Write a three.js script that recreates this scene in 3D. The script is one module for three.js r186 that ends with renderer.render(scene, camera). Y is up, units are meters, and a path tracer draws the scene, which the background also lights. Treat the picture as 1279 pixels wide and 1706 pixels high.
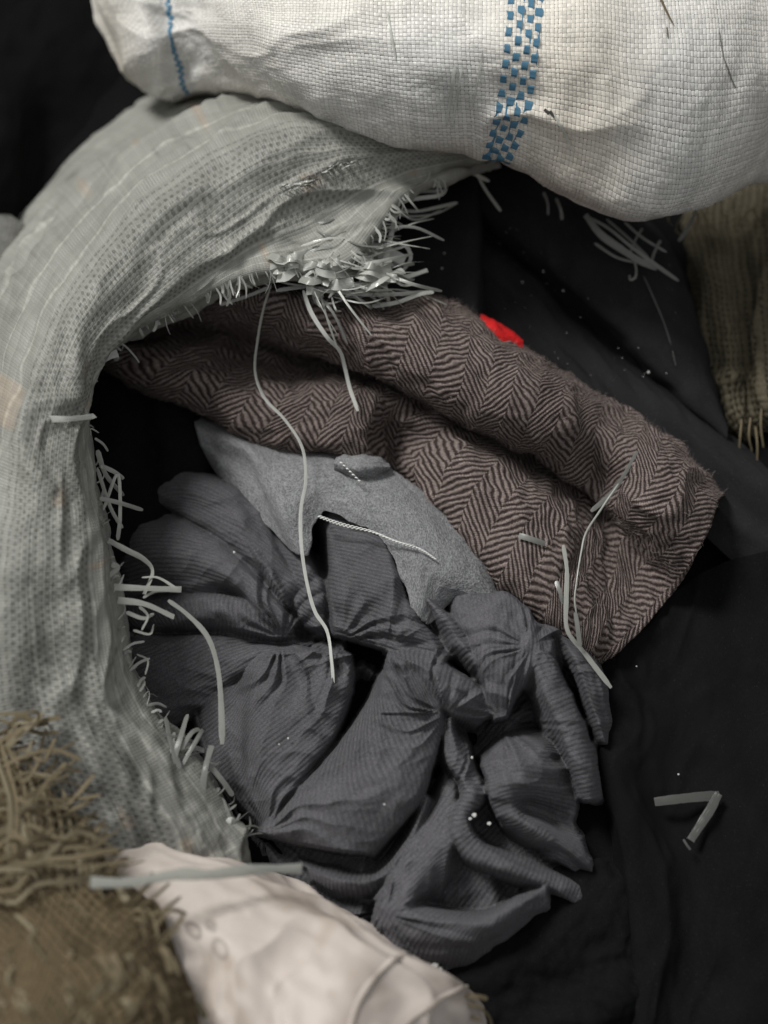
import * as THREE from 'three';
import { mergeGeometries } from 'three/addons/utils/BufferGeometryUtils.js';

// ---------------------------------------------------------------- camera, sky, sun, exposure
const scene = new THREE.Scene();
const camera = new THREE.PerspectiveCamera(38, 768 / 1024, 0.01, 20);
camera.position.set(0, 0.71, 0.335);
camera.lookAt(0, 0.03, 0.015);
camera.updateMatrixWorld(true);
camera.focus = 0.715;
camera.userData.fStop = 3.1;

const renderer = new THREE.WebGLRenderer({ antialias: true });
renderer.setSize(768, 1024);
renderer.toneMapping = THREE.LinearToneMapping;
renderer.toneMappingExposure = 1.95;
renderer.shadowMap.enabled = true;

{ // plain overcast sky: three times brighter overhead than at the horizon
  const w = 64, h = 32, d = new Float32Array(w * h * 4);
  for (let j = 0; j < h; j++) for (let i = 0; i < w; i++) {
    const el = ((j + 0.5) / h - 0.5) * Math.PI, s = Math.sin(el), k = (j * w + i) * 4;
    const L = s > 0 ? 0.25 * (1 + 2 * s) / 3 : 0.015;
    d[k] = L * 0.99; d[k + 1] = L; d[k + 2] = L * 1.0; d[k + 3] = 1;
  }
  const sky = new THREE.DataTexture(d, w, h, THREE.RGBAFormat, THREE.FloatType);
  sky.mapping = THREE.EquirectangularReflectionMapping;
  sky.magFilter = sky.minFilter = THREE.LinearFilter;
  sky.needsUpdate = true;
  scene.background = sky;
  scene.environment = sky;
}
const sun = new THREE.DirectionalLight(new THREE.Color(1, 0.985, 0.95), 1.5);
sun.position.set(-0.75, 1.15, -0.65);
sun.castShadow = true;
sun.shadow.radius = 30;
sun.shadow.mapSize.set(2048, 2048);
Object.assign(sun.shadow.camera, { left: -0.5, right: 0.5, top: 0.5, bottom: -0.5, near: 0.1, far: 4 });
scene.add(sun, sun.target);

// ---------------------------------------------------------------- helpers
const U = 0.0003, HU = 0.00042;                     // one unit across and one unit of height, in metres
const V3 = THREE.Vector3;
const camPos = camera.position.clone();
const ty = Math.tan(THREE.MathUtils.degToRad(19)), W0 = 1279, H0 = 1706;
// a point of the pile: where the line of sight of a spot in the photograph meets the level h above the floor
function P(x, y, h) {
  const d = new V3((x / W0 * 2 - 1) * ty * 0.75, (1 - y / H0 * 2) * ty, -1).transformDirection(camera.matrixWorld);
  const k = (h * HU - camPos.y) / d.y;
  return camPos.clone().addScaledVector(d, k);
}
let seedState = 12345;
function rnd() { seedState = (seedState * 1664525 + 1013904223) >>> 0; return seedState / 4294967296; }
const rr = (a, b) => a + (b - a) * rnd();
function hash(i, j, s) {
  let n = Math.imul(i, 374761393) + Math.imul(j, 668265263) + Math.imul(s, 974634777) | 0;
  n = Math.imul(n ^ (n >>> 13), 1274126177); n ^= n >>> 16;
  return (n >>> 0) / 4294967296;
}
const sm = t => t * t * (3 - 2 * t);
function vn(x, y, s = 0, px = 0, py = 0) {           // value noise, optionally periodic
  let i = Math.floor(x), j = Math.floor(y); const fx = sm(x - i), fy = sm(y - j);
  let i1 = i + 1, j1 = j + 1;
  if (px) { i = ((i % px) + px) % px; i1 = ((i1 % px) + px) % px; }
  if (py) { j = ((j % py) + py) % py; j1 = ((j1 % py) + py) % py; }
  const a = hash(i, j, s), b = hash(i1, j, s), c = hash(i, j1, s), d = hash(i1, j1, s);
  return a + (b - a) * fx + (c - a) * fy + (a - b - c + d) * fx * fy;
}
const clamp = (x, a = 0, b = 1) => Math.max(a, Math.min(b, x));
const sstep = (a, b, x) => sm(clamp((x - a) / (b - a)));
const enc = x => { x = clamp(x); return 255 * (x <= 0.0031308 ? 12.92 * x : 1.055 * Math.pow(x, 1 / 2.4) - 0.055); };

function texture(n, size, fn) {                      // fn(u, v in metres) -> [r, g, b, height] ; colours linear
  const c = new Uint8Array(n * n * 4), b = new Uint8Array(n * n * 4);
  for (let j = 0; j < n; j++) for (let i = 0; i < n; i++) {
    const o = fn(i / n * size, j / n * size), k = (j * n + i) * 4;
    c[k] = enc(o[0]); c[k + 1] = enc(o[1]); c[k + 2] = enc(o[2]); c[k + 3] = 255;
    b[k] = b[k + 1] = b[k + 2] = 255 * clamp(o[3]); b[k + 3] = 255;
  }
  return [c, b].map((d, q) => {
    const t = new THREE.DataTexture(d, n, n);
    t.wrapS = t.wrapT = THREE.RepeatWrapping;
    t.magFilter = THREE.LinearFilter; t.minFilter = THREE.LinearMipmapLinearFilter; t.generateMipmaps = true;
    t.repeat.set(1 / size, 1 / size);
    if (!q) t.colorSpace = THREE.SRGBColorSpace;
    t.needsUpdate = true;
    return t;
  });
}
function fabric([map, bumpMap], bumpScale, extra = {}) {
  return new THREE.MeshPhysicalMaterial({ map, bumpMap, bumpScale, roughness: 0.95, specularIntensity: 0.25, side: THREE.DoubleSide, ...extra });
}
const lin = (r, g, b) => new THREE.Color().setRGB(r, g, b);

// a sheet of cloth through guide lines ([x, y, h] each); t runs along the guides, s from one guide to the next
function sheet(guides, o = {}) {
  const { nt = 90, ns = 50, rot = 0, off = [0, 0], amp = 0, freq = [18, 18], seed = 1, thick = 0, param = 0, edge = 0, edgeF = 60, edge0 = 0, fine = 0, ridge = 0, ridgeF = [30, 60] } = o;
  const G = guides.map(g => new THREE.CatmullRomCurve3(g.map(p => P(...p)), false, 'centripetal'));
  const same = guides.every(g => g.length === guides[0].length);
  const rows = G.map(c => { const a = []; for (let j = 0; j <= nt; j++) a.push(same ? c.getPoint(j / nt) : c.getPointAt(j / nt)); return a; });
  const pos = [];
  for (let i = 0; i <= ns; i++) pos.push([]);
  for (let j = 0; j <= nt; j++) {
    const c = new THREE.CatmullRomCurve3(rows.map(r => r[j]), false, 'centripetal');
    for (let i = 0; i <= ns; i++) pos[i].push(c.getPoint(i / ns));
  }
  if (edge || edge0) for (let j = 0; j <= nt; j++) {    // ragged borders
    for (const [e, last] of [[edge, true], [edge0, false]]) if (e) {
      const k = e * U * ((vn(j / nt * edgeF, 3, seed + 5) - 0.5) * 2 + (vn(j / nt * edgeF * 3.1, 7, seed + 6) - 0.5));
      for (let q = 0; q < 4; q++) {
        const i = last ? ns - q : q, i2 = last ? ns - 5 : 5;
        const dir = pos[last ? ns : 0][j].clone().sub(pos[i2][j]).normalize();
        pos[i][j].addScaledVector(dir, k * (1 - q / 4));
      }
    }
  }
  // lengths for the weave
  const uv = [], uAcc = [0];
  const mid = Math.floor(ns / 2);
  for (let j = 1; j <= nt; j++) uAcc.push(uAcc[j - 1] + (pos[mid][j].distanceTo(pos[mid][j - 1]) * 2 + pos[Math.floor(ns / 4)][j].distanceTo(pos[Math.floor(ns / 4)][j - 1]) + pos[Math.floor(ns * 0.75)][j].distanceTo(pos[Math.floor(ns * 0.75)][j - 1])) / 4);
  const vAcc = [];
  for (let j = 0; j <= nt; j++) { const a = [0]; for (let i = 1; i <= ns; i++) a.push(a[i - 1] + pos[i][j].distanceTo(pos[i - 1][j])); vAcc.push(a); }
  const cr = Math.cos(rot), sr = Math.sin(rot);
  for (let i = 0; i <= ns; i++) { uv.push([]); for (let j = 0; j <= nt; j++) {
    const m = param ? i / ns * param : vAcc[j][i] - vAcc[j][mid];
    uv[i].push([uAcc[j] * cr - m * sr + off[0], uAcc[j] * sr + m * cr + off[1]]);
  } }
  const normalAt = (i, j) => {
    const a = pos[Math.min(i + 1, ns)][j].clone().sub(pos[Math.max(i - 1, 0)][j]);
    const b = pos[i][Math.min(j + 1, nt)].clone().sub(pos[i][Math.max(j - 1, 0)]);
    return a.cross(b).normalize();
  };
  let flip = 0;
  for (let i = 0; i <= ns; i += 5) for (let j = 0; j <= nt; j += 5) flip += Math.sign(normalAt(i, j).y);
  flip = flip < 0 ? -1 : 1;
  const N = pos.map((r, i) => r.map((p, j) => normalAt(i, j).multiplyScalar(flip)));
  if (amp || fine || ridge) for (let i = 0; i <= ns; i++) for (let j = 0; j <= nt; j++) {
    const x = uAcc[j] * 100, y = (vAcc[j][i] - vAcc[j][mid]) * 100;
    const n = (vn(x * freq[0] / 10 + 50, y * freq[1] / 10 + 50, seed) - 0.5) + 0.5 * (vn(x * freq[0] / 4.3 + 20, y * freq[1] / 4.3 + 80, seed + 1) - 0.5);
    const f = fine ? (vn(x * 6 + 9, y * 6 + 9, seed + 2) - 0.5) * fine : 0;
    let q = 0;
    if (ridge) { const wx = x / 100 * ridgeF[0] + 1.2 * vn(x * 0.3, y * 0.3, seed + 7), wy = y / 100 * ridgeF[1] + 1.2 * vn(x * 0.3 + 9, y * 0.3, seed + 8); const a = 1 - Math.abs(2 * vn(wx + 40, wy + 40, seed + 9) - 1), b = 1 - Math.abs(2 * vn(wx * 2.3 + 20, wy * 2.3 + 70, seed + 10) - 1); q = ridge * (a * a + 0.4 * b * b - 0.45); }
    pos[i][j].addScaledVector(N[i][j], (n * amp + f + q) * U);
  }
  const layers = thick ? [0, thick] : [0];
  const v = [], t = [], idx = [], stride = (ns + 1) * (nt + 1);
  for (const L of layers) for (let i = 0; i <= ns; i++) for (let j = 0; j <= nt; j++) {
    const p = pos[i][j].clone().addScaledVector(N[i][j], -L);
    v.push(p.x, p.y, p.z); t.push(...uv[i][j]);
  }
  const id = (i, j, L = 0) => L * stride + i * (nt + 1) + j;
  const quad = (a, b, c, d, f) => f > 0 ? idx.push(a, b, c, b, d, c) : idx.push(a, c, b, b, c, d);
  for (let i = 0; i < ns; i++) for (let j = 0; j < nt; j++) {
    quad(id(i, j), id(i + 1, j), id(i, j + 1), id(i + 1, j + 1), flip);
    if (thick) quad(id(i, j, 1), id(i + 1, j, 1), id(i, j + 1, 1), id(i + 1, j + 1, 1), -flip);
  }
  if (thick) {
    for (let j = 0; j < nt; j++) { quad(id(0, j), id(0, j + 1), id(0, j, 1), id(0, j + 1, 1), flip); quad(id(ns, j), id(ns, j + 1), id(ns, j, 1), id(ns, j + 1, 1), -flip); }
    for (let i = 0; i < ns; i++) { quad(id(i, 0), id(i + 1, 0), id(i, 0, 1), id(i + 1, 0, 1), -flip); quad(id(i, nt), id(i + 1, nt), id(i, nt, 1), id(i + 1, nt, 1), flip); }
  }
  const g = new THREE.BufferGeometry();
  g.setAttribute('position', new THREE.Float32BufferAttribute(v, 3));
  g.setAttribute('uv', new THREE.Float32BufferAttribute(t, 2));
  g.setIndex(idx); g.computeVertexNormals();
  g.userData.at = (s, tt, lift = 0) => {            // point on the sheet
    const fi = clamp(s) * ns, fj = clamp(tt) * nt, i = Math.min(Math.floor(fi), ns - 1), j = Math.min(Math.floor(fj), nt - 1), a = fi - i, b = fj - j;
    const p = new V3().addScaledVector(pos[i][j], (1 - a) * (1 - b)).addScaledVector(pos[i + 1][j], a * (1 - b)).addScaledVector(pos[i][j + 1], (1 - a) * b).addScaledVector(pos[i + 1][j + 1], a * b);
    const n = N[i][j].clone().lerp(N[i + 1][j], a);
    return { p: p.addScaledVector(n, lift), n };
  };
  g.userData.grid = { pos, uv, ns, nt };
  g.userData.uvAt = (s, tt) => uv[Math.round(clamp(s) * ns)][Math.round(clamp(tt) * nt)];
  return g;
}
// one continuous cloth laid over a set of folds: takes the upper surface of all of them, fills the creases between
function drape(folds, x0, y0, x1, y1, step, o = {}) {
  const nx = Math.round((x1 - x0) / step) + 1, ny = Math.round((y1 - y0) / step) + 1, n = nx * ny;
  const H = new Float32Array(n).fill(-1), A = new Float32Array(n), B = new Float32Array(n), I = new Int16Array(n).fill(-1);
  const pr = p => { const c = p.clone().project(camera); return [((c.x + 1) / 2 * W0 - x0) / step, ((1 - c.y) / 2 * H0 - y0) / step, p.y / HU]; };
  folds.forEach((g, id) => {
    const { pos, uv, ns, nt } = g.userData.grid, q = pos.map(r => r.map(pr));
    const tri = (a, b, c, ua, ub, uc) => {
      const d = (b[0] - a[0]) * (c[1] - a[1]) - (c[0] - a[0]) * (b[1] - a[1]); if (Math.abs(d) < 1e-9) return;
      for (let y = Math.max(0, Math.ceil(Math.min(a[1], b[1], c[1]))); y <= Math.min(ny - 1, Math.max(a[1], b[1], c[1])); y++)
        for (let x = Math.max(0, Math.ceil(Math.min(a[0], b[0], c[0]))); x <= Math.min(nx - 1, Math.max(a[0], b[0], c[0])); x++) {
          const w1 = ((x - a[0]) * (c[1] - a[1]) - (c[0] - a[0]) * (y - a[1])) / d, w2 = ((b[0] - a[0]) * (y - a[1]) - (x - a[0]) * (b[1] - a[1])) / d, w0 = 1 - w1 - w2;
          if (w0 < -1e-4 || w1 < -1e-4 || w2 < -1e-4) continue;
          const h = a[2] * w0 + b[2] * w1 + c[2] * w2, k = y * nx + x;
          if (h > H[k]) { H[k] = h; I[k] = id; A[k] = ua[0] * w0 + ub[0] * w1 + uc[0] * w2; B[k] = ua[1] * w0 + ub[1] * w1 + uc[1] * w2; }
        }
    };
    for (let i = 0; i < ns; i++) for (let j = 0; j < nt; j++) {
      tri(q[i][j], q[i + 1][j], q[i][j + 1], uv[i][j], uv[i + 1][j], uv[i][j + 1]);
      tri(q[i + 1][j], q[i + 1][j + 1], q[i][j + 1], uv[i + 1][j], uv[i + 1][j + 1], uv[i][j + 1]);
    }
  });
  // spread the folds' cloth into the creases
  const hole = new Uint8Array(n); for (let k = 0; k < n; k++) hole[k] = I[k] < 0 ? 1 : 0;
  let front = []; const dist = new Int16Array(n).fill(-1);
  for (let k = 0; k < n; k++) if (!hole[k]) { dist[k] = 0; front.push(k); }
  for (let ring = 1; ring <= (o.reach ?? 30) && front.length; ring++) {
    const next = [];
    for (const k of front) { const x = k % nx, y = (k / nx) | 0;
      for (const [dx, dy] of [[1, 0], [-1, 0], [0, 1], [0, -1]]) { const X = x + dx, Y = y + dy; if (X < 0 || Y < 0 || X >= nx || Y >= ny) continue; const m = Y * nx + X; if (dist[m] >= 0) continue;
        const bx = x - dx, by = y - dy, m2 = by * nx + bx, ok = bx >= 0 && by >= 0 && bx < nx && by < ny && I[m2] === I[k];
        dist[m] = ring; I[m] = I[k]; A[m] = A[k] + (ok ? clamp(A[k] - A[m2], -0.0012, 0.0012) : 0); B[m] = B[k] + (ok ? clamp(B[k] - B[m2], -0.0012, 0.0012) : 0); H[m] = Math.max(6, H[k] - 2.2); next.push(m); } }
    front = next;
  }
  for (let it = 0; it < 60; it++) for (let k = 0; k < n; k++) if (hole[k] && dist[k] > 0) {
    const x = k % nx, y = (k / nx) | 0; let s = 0, c = 0;
    for (const [dx, dy] of [[1, 0], [-1, 0], [0, 1], [0, -1]]) { const X = x + dx, Y = y + dy; if (X < 0 || Y < 0 || X >= nx || Y >= ny) continue; const m = Y * nx + X; if (dist[m] < 0) continue; s += H[m]; c++; }
    if (c) H[k] = Math.max(4, s / c - 0.5);
  }
  for (let pass = 0; pass < (o.blur ?? 2); pass++) {
    const S = H.slice();
    for (let y = 1; y < ny - 1; y++) for (let x = 1; x < nx - 1; x++) { const k = y * nx + x; if (dist[k] < 0) continue; let s = 0, w = 0;
      for (let dy = -1; dy <= 1; dy++) for (let dx = -1; dx <= 1; dx++) { const m = k + dy * nx + dx; if (dist[m] < 0) continue; const ww = (2 - Math.abs(dx)) * (2 - Math.abs(dy)); s += S[m] * ww; w += ww; }
      H[k] = s / w; }
  }
  { // folds of thin cloth fall away steeply: deepen what lies below the local mean
    let L = H.slice(); const w = 16;
    for (const [sx, sy] of [[1, 0], [0, 1], [1, 0], [0, 1]]) { const S = L.slice(); for (let y = 0; y < ny; y++) for (let x = 0; x < nx; x++) { const k = y * nx + x; if (dist[k] < 0) continue; let a = 0, c = 0; for (let q = -w; q <= w; q += 2) { const X = x + q * sx, Y = y + q * sy; if (X < 0 || Y < 0 || X >= nx || Y >= ny) continue; const m = Y * nx + X; if (dist[m] < 0) continue; a += S[m]; c++; } L[k] = a / c; } }
    for (let k = 0; k < n; k++) if (dist[k] >= 0) { const d = H[k] - L[k] + 4; H[k] = Math.max(3, d < 0 ? H[k] + (o.deep ?? 0.75) * d : H[k]); }
  }
  for (let y = 0; y < ny; y++) for (let x = 0; x < nx; x++) { const k = y * nx + x; if (dist[k] < 0) continue; // small creases
    const px = x0 + x * step, py = y0 + y * step, wx = px + 40 * (vn(px / 90, py / 90, 201) - 0.5), wy = py + 40 * (vn(px / 90, py / 90, 202) - 0.5);
    const a = 1 - Math.abs(2 * vn(wx / 70 + wy / 160, wy / 46 - wx / 90, 203) - 1), b = 1 - Math.abs(2 * vn(wx / 30, wy / 24 + wx / 70, 204) - 1);
    for (const [cx, cy, A, R, nf] of o.pinch ?? []) { // creases drawn out from pinched points
      const dx = px - cx, dy = py - cy, r = Math.hypot(dx, dy); if (r > R * 3) continue;
      const th = Math.atan2(dy, dx) + 0.5 * (vn(r / 60, cx / 50, 211) - 0.5), q = th * nf + 1.6 * vn(th * 3 + 9, cx, 212), f = Math.abs(2 * (q - Math.floor(q)) - 1);
      H[k] += A * (1 - 1.7 * Math.pow(f, 0.8)) * Math.exp(-r / R) * sstep(8, 46, r) * (0.4 + vn(th * 4 + 20, cx, 213));
    }
    H[k] += (o.amp ?? 5) * (a * a - 0.3) + (o.amp ?? 5) * 0.4 * (b * b - 0.3); }
  const P3 = new Array(n); for (let k = 0; k < n; k++) if (dist[k] >= 0) P3[k] = P(x0 + (k % nx) * step, y0 + ((k / nx) | 0) * step, H[k]);
  const nrm = k => { const x = k % nx, y = (k / nx) | 0, g = (X, Y) => { X = clamp(X, 0, nx - 1); Y = clamp(Y, 0, ny - 1); return P3[Y * nx + X] || P3[k]; }; const a = g(x + 1, y).clone().sub(g(x - 1, y)), b = g(x, y + 1).clone().sub(g(x, y - 1)); return b.cross(a).normalize(); };
  const v = [], nn = [], t = [], idx = [], map = new Map();
  const vert = (k, id, fb) => { const key = k * 64 + id; let r = map.get(key); if (r !== undefined) return r; r = v.length / 3; map.set(key, r); const p = P3[k], N = nrm(k); v.push(p.x, p.y, p.z); nn.push(N.x, N.y, N.z); const s = I[k] === id ? k : fb; t.push(A[s], B[s]); return r; };
  for (let y = 0; y < ny - 1; y++) for (let x = 0; x < nx - 1; x++) {
    const c = [y * nx + x, y * nx + x + 1, (y + 1) * nx + x, (y + 1) * nx + x + 1]; if (c.some(k => dist[k] < 0)) continue;
    const lo = c.reduce((m, k) => H[k] > H[m] ? k : m, c[0]), id = I[lo], q = c.map(k => vert(k, id, lo));
    idx.push(q[0], q[2], q[1], q[1], q[2], q[3]);
  }
  const g = new THREE.BufferGeometry();
  g.setAttribute('position', new THREE.Float32BufferAttribute(v, 3)); g.setAttribute('normal', new THREE.Float32BufferAttribute(nn, 3)); g.setAttribute('uv', new THREE.Float32BufferAttribute(t, 2)); g.setIndex(idx);
  return g;
}
// flat plastic tape along world points; w = width in metres, roll = [from, to]
function tapeW(pts, w, o = {}) {
  const { roll = [0, 0], seg = Math.max(8, pts.length * 5), thick = 0.00012, taper = 1, normals = null, arch = 0.05, tension = 'centripetal' } = o;
  const c = new THREE.CatmullRomCurve3(pts, false, tension);
  const v = [], uvs = [], idx = [];
  let len = 0, last = null;
  const prof = [[-0.5, 0], [-0.2, arch], [0.2, arch * 0.7], [0.5, 0]];
  for (let k = 0; k <= seg; k++) {
    const t = k / seg, p = c.getPoint(t), T = c.getTangent(t);
    if (last) len += p.distanceTo(last); last = p;
    let n = normals ? normals[Math.round(t * (normals.length - 1))] : camPos.clone().sub(p).normalize().lerp(new V3(0, 1, 0), 0.4).normalize();
    const B = T.clone().cross(n).normalize(); n = B.clone().cross(T).normalize();
    const a = roll[0] + (roll[1] - roll[0]) * t, ca = Math.cos(a), sa = Math.sin(a);
    const x = B.clone().multiplyScalar(ca).addScaledVector(n, sa), y = n.clone().multiplyScalar(ca).addScaledVector(B, -sa);
    const ww = w * (1 + (taper - 1) * t) * (w > 0.0025 ? 1 : 0.55 + 0.45 * sstep(0, 0.04, t) * sstep(1, 0.95, t)) * (0.72 + 0.5 * vn(t * seg / 9, w * 4e4, 4) + 0.08 * hash(k, Math.round(w * 1e6), 4));
    for (const [a2, b2] of prof) { const q = p.clone().addScaledVector(x, a2 * ww).addScaledVector(y, b2 * ww); v.push(q.x, q.y, q.z); uvs.push(len, a2 * w); }
  }
  const m = prof.length;
  for (let k = 0; k < seg; k++) for (let e = 0; e < m - 1; e++) { const a = k * m + e, b = a + 1; idx.push(a, a + m, b, b, a + m, b + m); }
  const g = new THREE.BufferGeometry();
  g.setAttribute('position', new THREE.Float32BufferAttribute(v, 3));
  g.setAttribute('uv', new THREE.Float32BufferAttribute(uvs, 2));
  g.setIndex(idx); g.computeVertexNormals();
  return g;
}
const tape = (pts, wpx, o) => tapeW(pts.map(p => P(...p)), wpx * U, o);

const names = {};
function numbered(n) { names[n] = (names[n] || 0) + 1; return names[n] === 1 ? n : n + '_' + String(names[n] - 1).padStart(3, '0'); }
function mesh(name, geo, mat, parent) {
  const m = new THREE.Mesh(geo, mat); m.name = name; m.castShadow = m.receiveShadow = true; parent.add(m); return m;
}
function thing(name, label, category, geo, mat, group) {
  const o = geo ? new THREE.Mesh(geo, mat) : new THREE.Group();
  o.name = numbered(name); o.castShadow = o.receiveShadow = true;
  o.userData = { label, category }; if (group) o.userData.group = group;
  scene.add(o); return o;
}
const merge = gs => { const g = mergeGeometries(gs.map(x => { const y = x.clone(); y.userData = {}; return y; })); return g; };

// ---------------------------------------------------------------- materials
const blot = (u, v, f, s, per) => vn(u * f, v * f, s, per, per);
const SZ = 0.3;
// plain weave of flat plastic tapes
function weave(p, n, size, base, tone, o = {}) {
  const cnt = Math.round(size / p); p = size / cnt;
  return texture(n, size, (u, v) => {
    u += (vn(v * 60, 1, 31, Math.round(size * 60)) - 0.5) * p * 0.5; v += (vn(u * 60, 2, 32, Math.round(size * 60)) - 0.5) * p * 0.5;
    const i = Math.floor(u / p), j = Math.floor(v / p), fu = u / p - i, fv = v / p - j;
    const over = ((i + j) & 1) === 0;
    const wi = ((i % cnt) + cnt) % cnt, wj = ((j % cnt) + cnt) % cnt;
    const tu = hash(wi, 1, 11), tv = hash(wj, 2, 12);
    const hw = 0.5 - (tu > 0.93 ? 0.16 : 0.035 + 0.05 * hash(wi, wj, 3)), hv = 0.5 - (tv > 0.94 ? 0.16 : 0.035 + 0.05 * hash(wj, wi, 4));
    const inU = Math.abs(fu - 0.5) < hw, inV = Math.abs(fv - 0.5) < hv;
    const su = Math.sin(Math.PI * fv), sv = Math.sin(Math.PI * fu);
    let h, k;
    if (over && inU) { h = 0.55 + 0.4 * su - 0.12 * Math.pow(Math.abs(fu - 0.5) * 2, 4); k = 0.86 + 0.26 * tu; }
    else if (inV) { h = (over ? 0.3 : 0.55 + 0.4 * sv) - 0.12 * Math.pow(Math.abs(fv - 0.5) * 2, 4); k = 0.82 + 0.26 * tv; }
    else if (inU) { h = 0.25; k = 0.8 + 0.26 * tu; }
    else { h = 0.0; k = o.gap ?? 0.35; }
    k *= 1 + 0.12 * (vn(u / p * 7, v / p * 1.5, 21) - 0.5);
    const per = Math.round(size * 30);
    const d = blot(u, v, 30, 41, per) * 0.6 + blot(u, v, 120, 42, per * 4) * 0.4;
    k *= 1 - tone * (d - 0.35);
    const w = blot(u, v, 17, 43, Math.round(size * 17)) - 0.5, wd = (o.warm ?? 0.1) * w;
    return [base[0] * k * (1 + wd), base[1] * k, base[2] * k * (1 - wd * 1.4), h];
  });
}
const M = {};
M.white = fabric(weave(0.002, 2048, SZ, [0.78, 0.755, 0.7], 0.34, { gap: 0.14 }), 0.00046, { roughness: 0.42, specularIntensity: 0.7 });
// grey sack: fine weave with open dotted bands and pale cords along its length
const bandW = 0.112;                                  // metres across the sack in its own measure
M.grey = fabric((() => {
  const n = 2048, size = 0.24, p = 0.0015, cnt = 160;
  return texture(n, size, (u, v) => {
    const i = Math.floor(u / p), j = Math.floor(v / p), fu = u / p - i, fv = v / p - j, over = ((i + j) & 1) === 0;
    const wob = (vn(u * 90, 3, 51, 22) - 0.5) * 0.0012;
    const y = v + wob;
    let h = 0.5 + 0.35 * (over ? Math.sin(Math.PI * fv) : Math.sin(Math.PI * fu)) - 0.3 * Math.pow(Math.abs((over ? fu : fv) - 0.5) * 2, 5);
    let k = 0.9 + 0.12 * hash(i % cnt, 0, 6) + 0.12 * hash(0, j % cnt, 7) + 0.05 * (hash(i % cnt, j % cnt, 8) - 0.5);
    const inBand = sstep(0.055, 0.058, y) * (1 - sstep(0.092, 0.095, y));
    const q = 0.0036, gi = Math.floor(y / 0.0026), gu = u / q + (gi & 1) * 0.5, du = gu - Math.floor(gu) - 0.5, dv = y / 0.0026 - gi - 0.5;
    const dot = sstep(0.42, 0.2, Math.hypot(du * 1.15, dv)) * (0.55 + 0.45 * hash(Math.floor(gu) % 66, gi, 9));
    k *= 1 - 0.5 * dot * inBand; h -= 0.4 * dot * inBand; k *= 1 - 0.07 * inBand;
    for (const c of [0.0535, 0.056]) { const dd = Math.abs(y - c) / 0.0006; if (dd < 1) { const ds = Math.sin(u / 0.0036 * 6.283) > 0 ? 1 : 0; k *= 1 - 0.38 * (1 - dd) * ds; h -= 0.4 * (1 - dd) * ds; } }
    for (const c of [0.0795, 0.0945, 0.102, 0.04, 0.029, 0.048, 0.087, 0.109, 0.067]) { const dd = Math.abs(y - c) / 0.0009; if (dd < 1) { const ds = 0.45 + 0.55 * Math.abs(Math.sin(u / 0.0045 * 3.14)); k *= 1 + 0.5 * (1 - dd) * ds; h += 0.5 * (1 - dd); } }
    k *= 0.9 + 0.28 * (blot(u, v, 50, 61, 12) * 0.6 + blot(u, v, 200, 62, 48) * 0.4 - 0.3);
    const brown = sstep(0.9, 0.97, blot(u, v, 62.5, 63, 15)) * 0.2;
    return [0.28 * k * (1 + brown * 0.5), 0.281 * k * (1 - brown * 0.15), 0.258 * k * (1 - brown * 0.6), h];
  });
})(), 0.00035, { roughness: 0.5, specularIntensity: 0.7 });
// herringbone wool
M.herring = fabric((() => {
  const n = 2048, size = 0.264, col = 0.264 / 18, per = 0.0033;
  return texture(n, size, (u, v) => {
    u += (vn(v * 300, 5, 70, 79) - 0.5) * 0.0014; 
    const c = Math.floor(u / col), f = u - c * col, dir = c & 1 ? 1 : -1;
    const wob = (blot(u, v, 150, 77, 40) - 0.5) * 0.0012 + (blot(u, v, 500, 71, 132) - 0.5) * 0.0008 + (blot(u, v, 1500, 72, 396) - 0.5) * 0.0004;
    const ph = (v + dir * (f - col / 2) * 1.0 + (c & 1) * 0.0012) * (2 * Math.PI / (0.264 / 70)) + wob * 1000;
    const wv = 0.5 + 0.5 * Math.sin(ph);
    const ply = 0.5 + 0.5 * Math.sin((v * 1.6 - dir * f) * 6.283 / 0.0017 + 2.2 * wv + 1.5 * vn(u * 700, v * 700, 78));   // twist of the yarn along each rib
    const fib = vn(u * 5200, v * 5200, 73), fib2 = vn(u * 2100, v * 2100, 74);
    let h = 0.15 + 0.62 * Math.pow(wv, 0.8) + 0.15 * ply * wv + 0.2 * (fib - 0.5);
    const rib = sstep(0.12, 0.85, wv + 0.3 * (fib - 0.5) + 0.25 * (fib2 - 0.5) + 0.28 * (ply - 0.5));
    let k = 0.86 + 0.5 * (fib2 - 0.5) + 0.4 * (fib - 0.5) + 0.4 * (ply - 0.5);
    const dark = [0.046, 0.034, 0.031], lite = [0.245, 0.2, 0.185];
    const slub = sstep(0.86, 0.95, vn(u * 900, v * 900, 75)) * 0.4;
    k *= 1 + slub;
    const blo = 0.9 + 0.22 * (blot(u, v, 30.3, 76, 8));
    return [0, 1, 2].map(q => (dark[q] + (lite[q] - dark[q]) * rib) * k * blo).concat(h);
  });
})(), 0.0011, { sheen: 0.4, sheenRoughness: 0.6, sheenColor: lin(0.2, 0.17, 0.16) });
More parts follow.
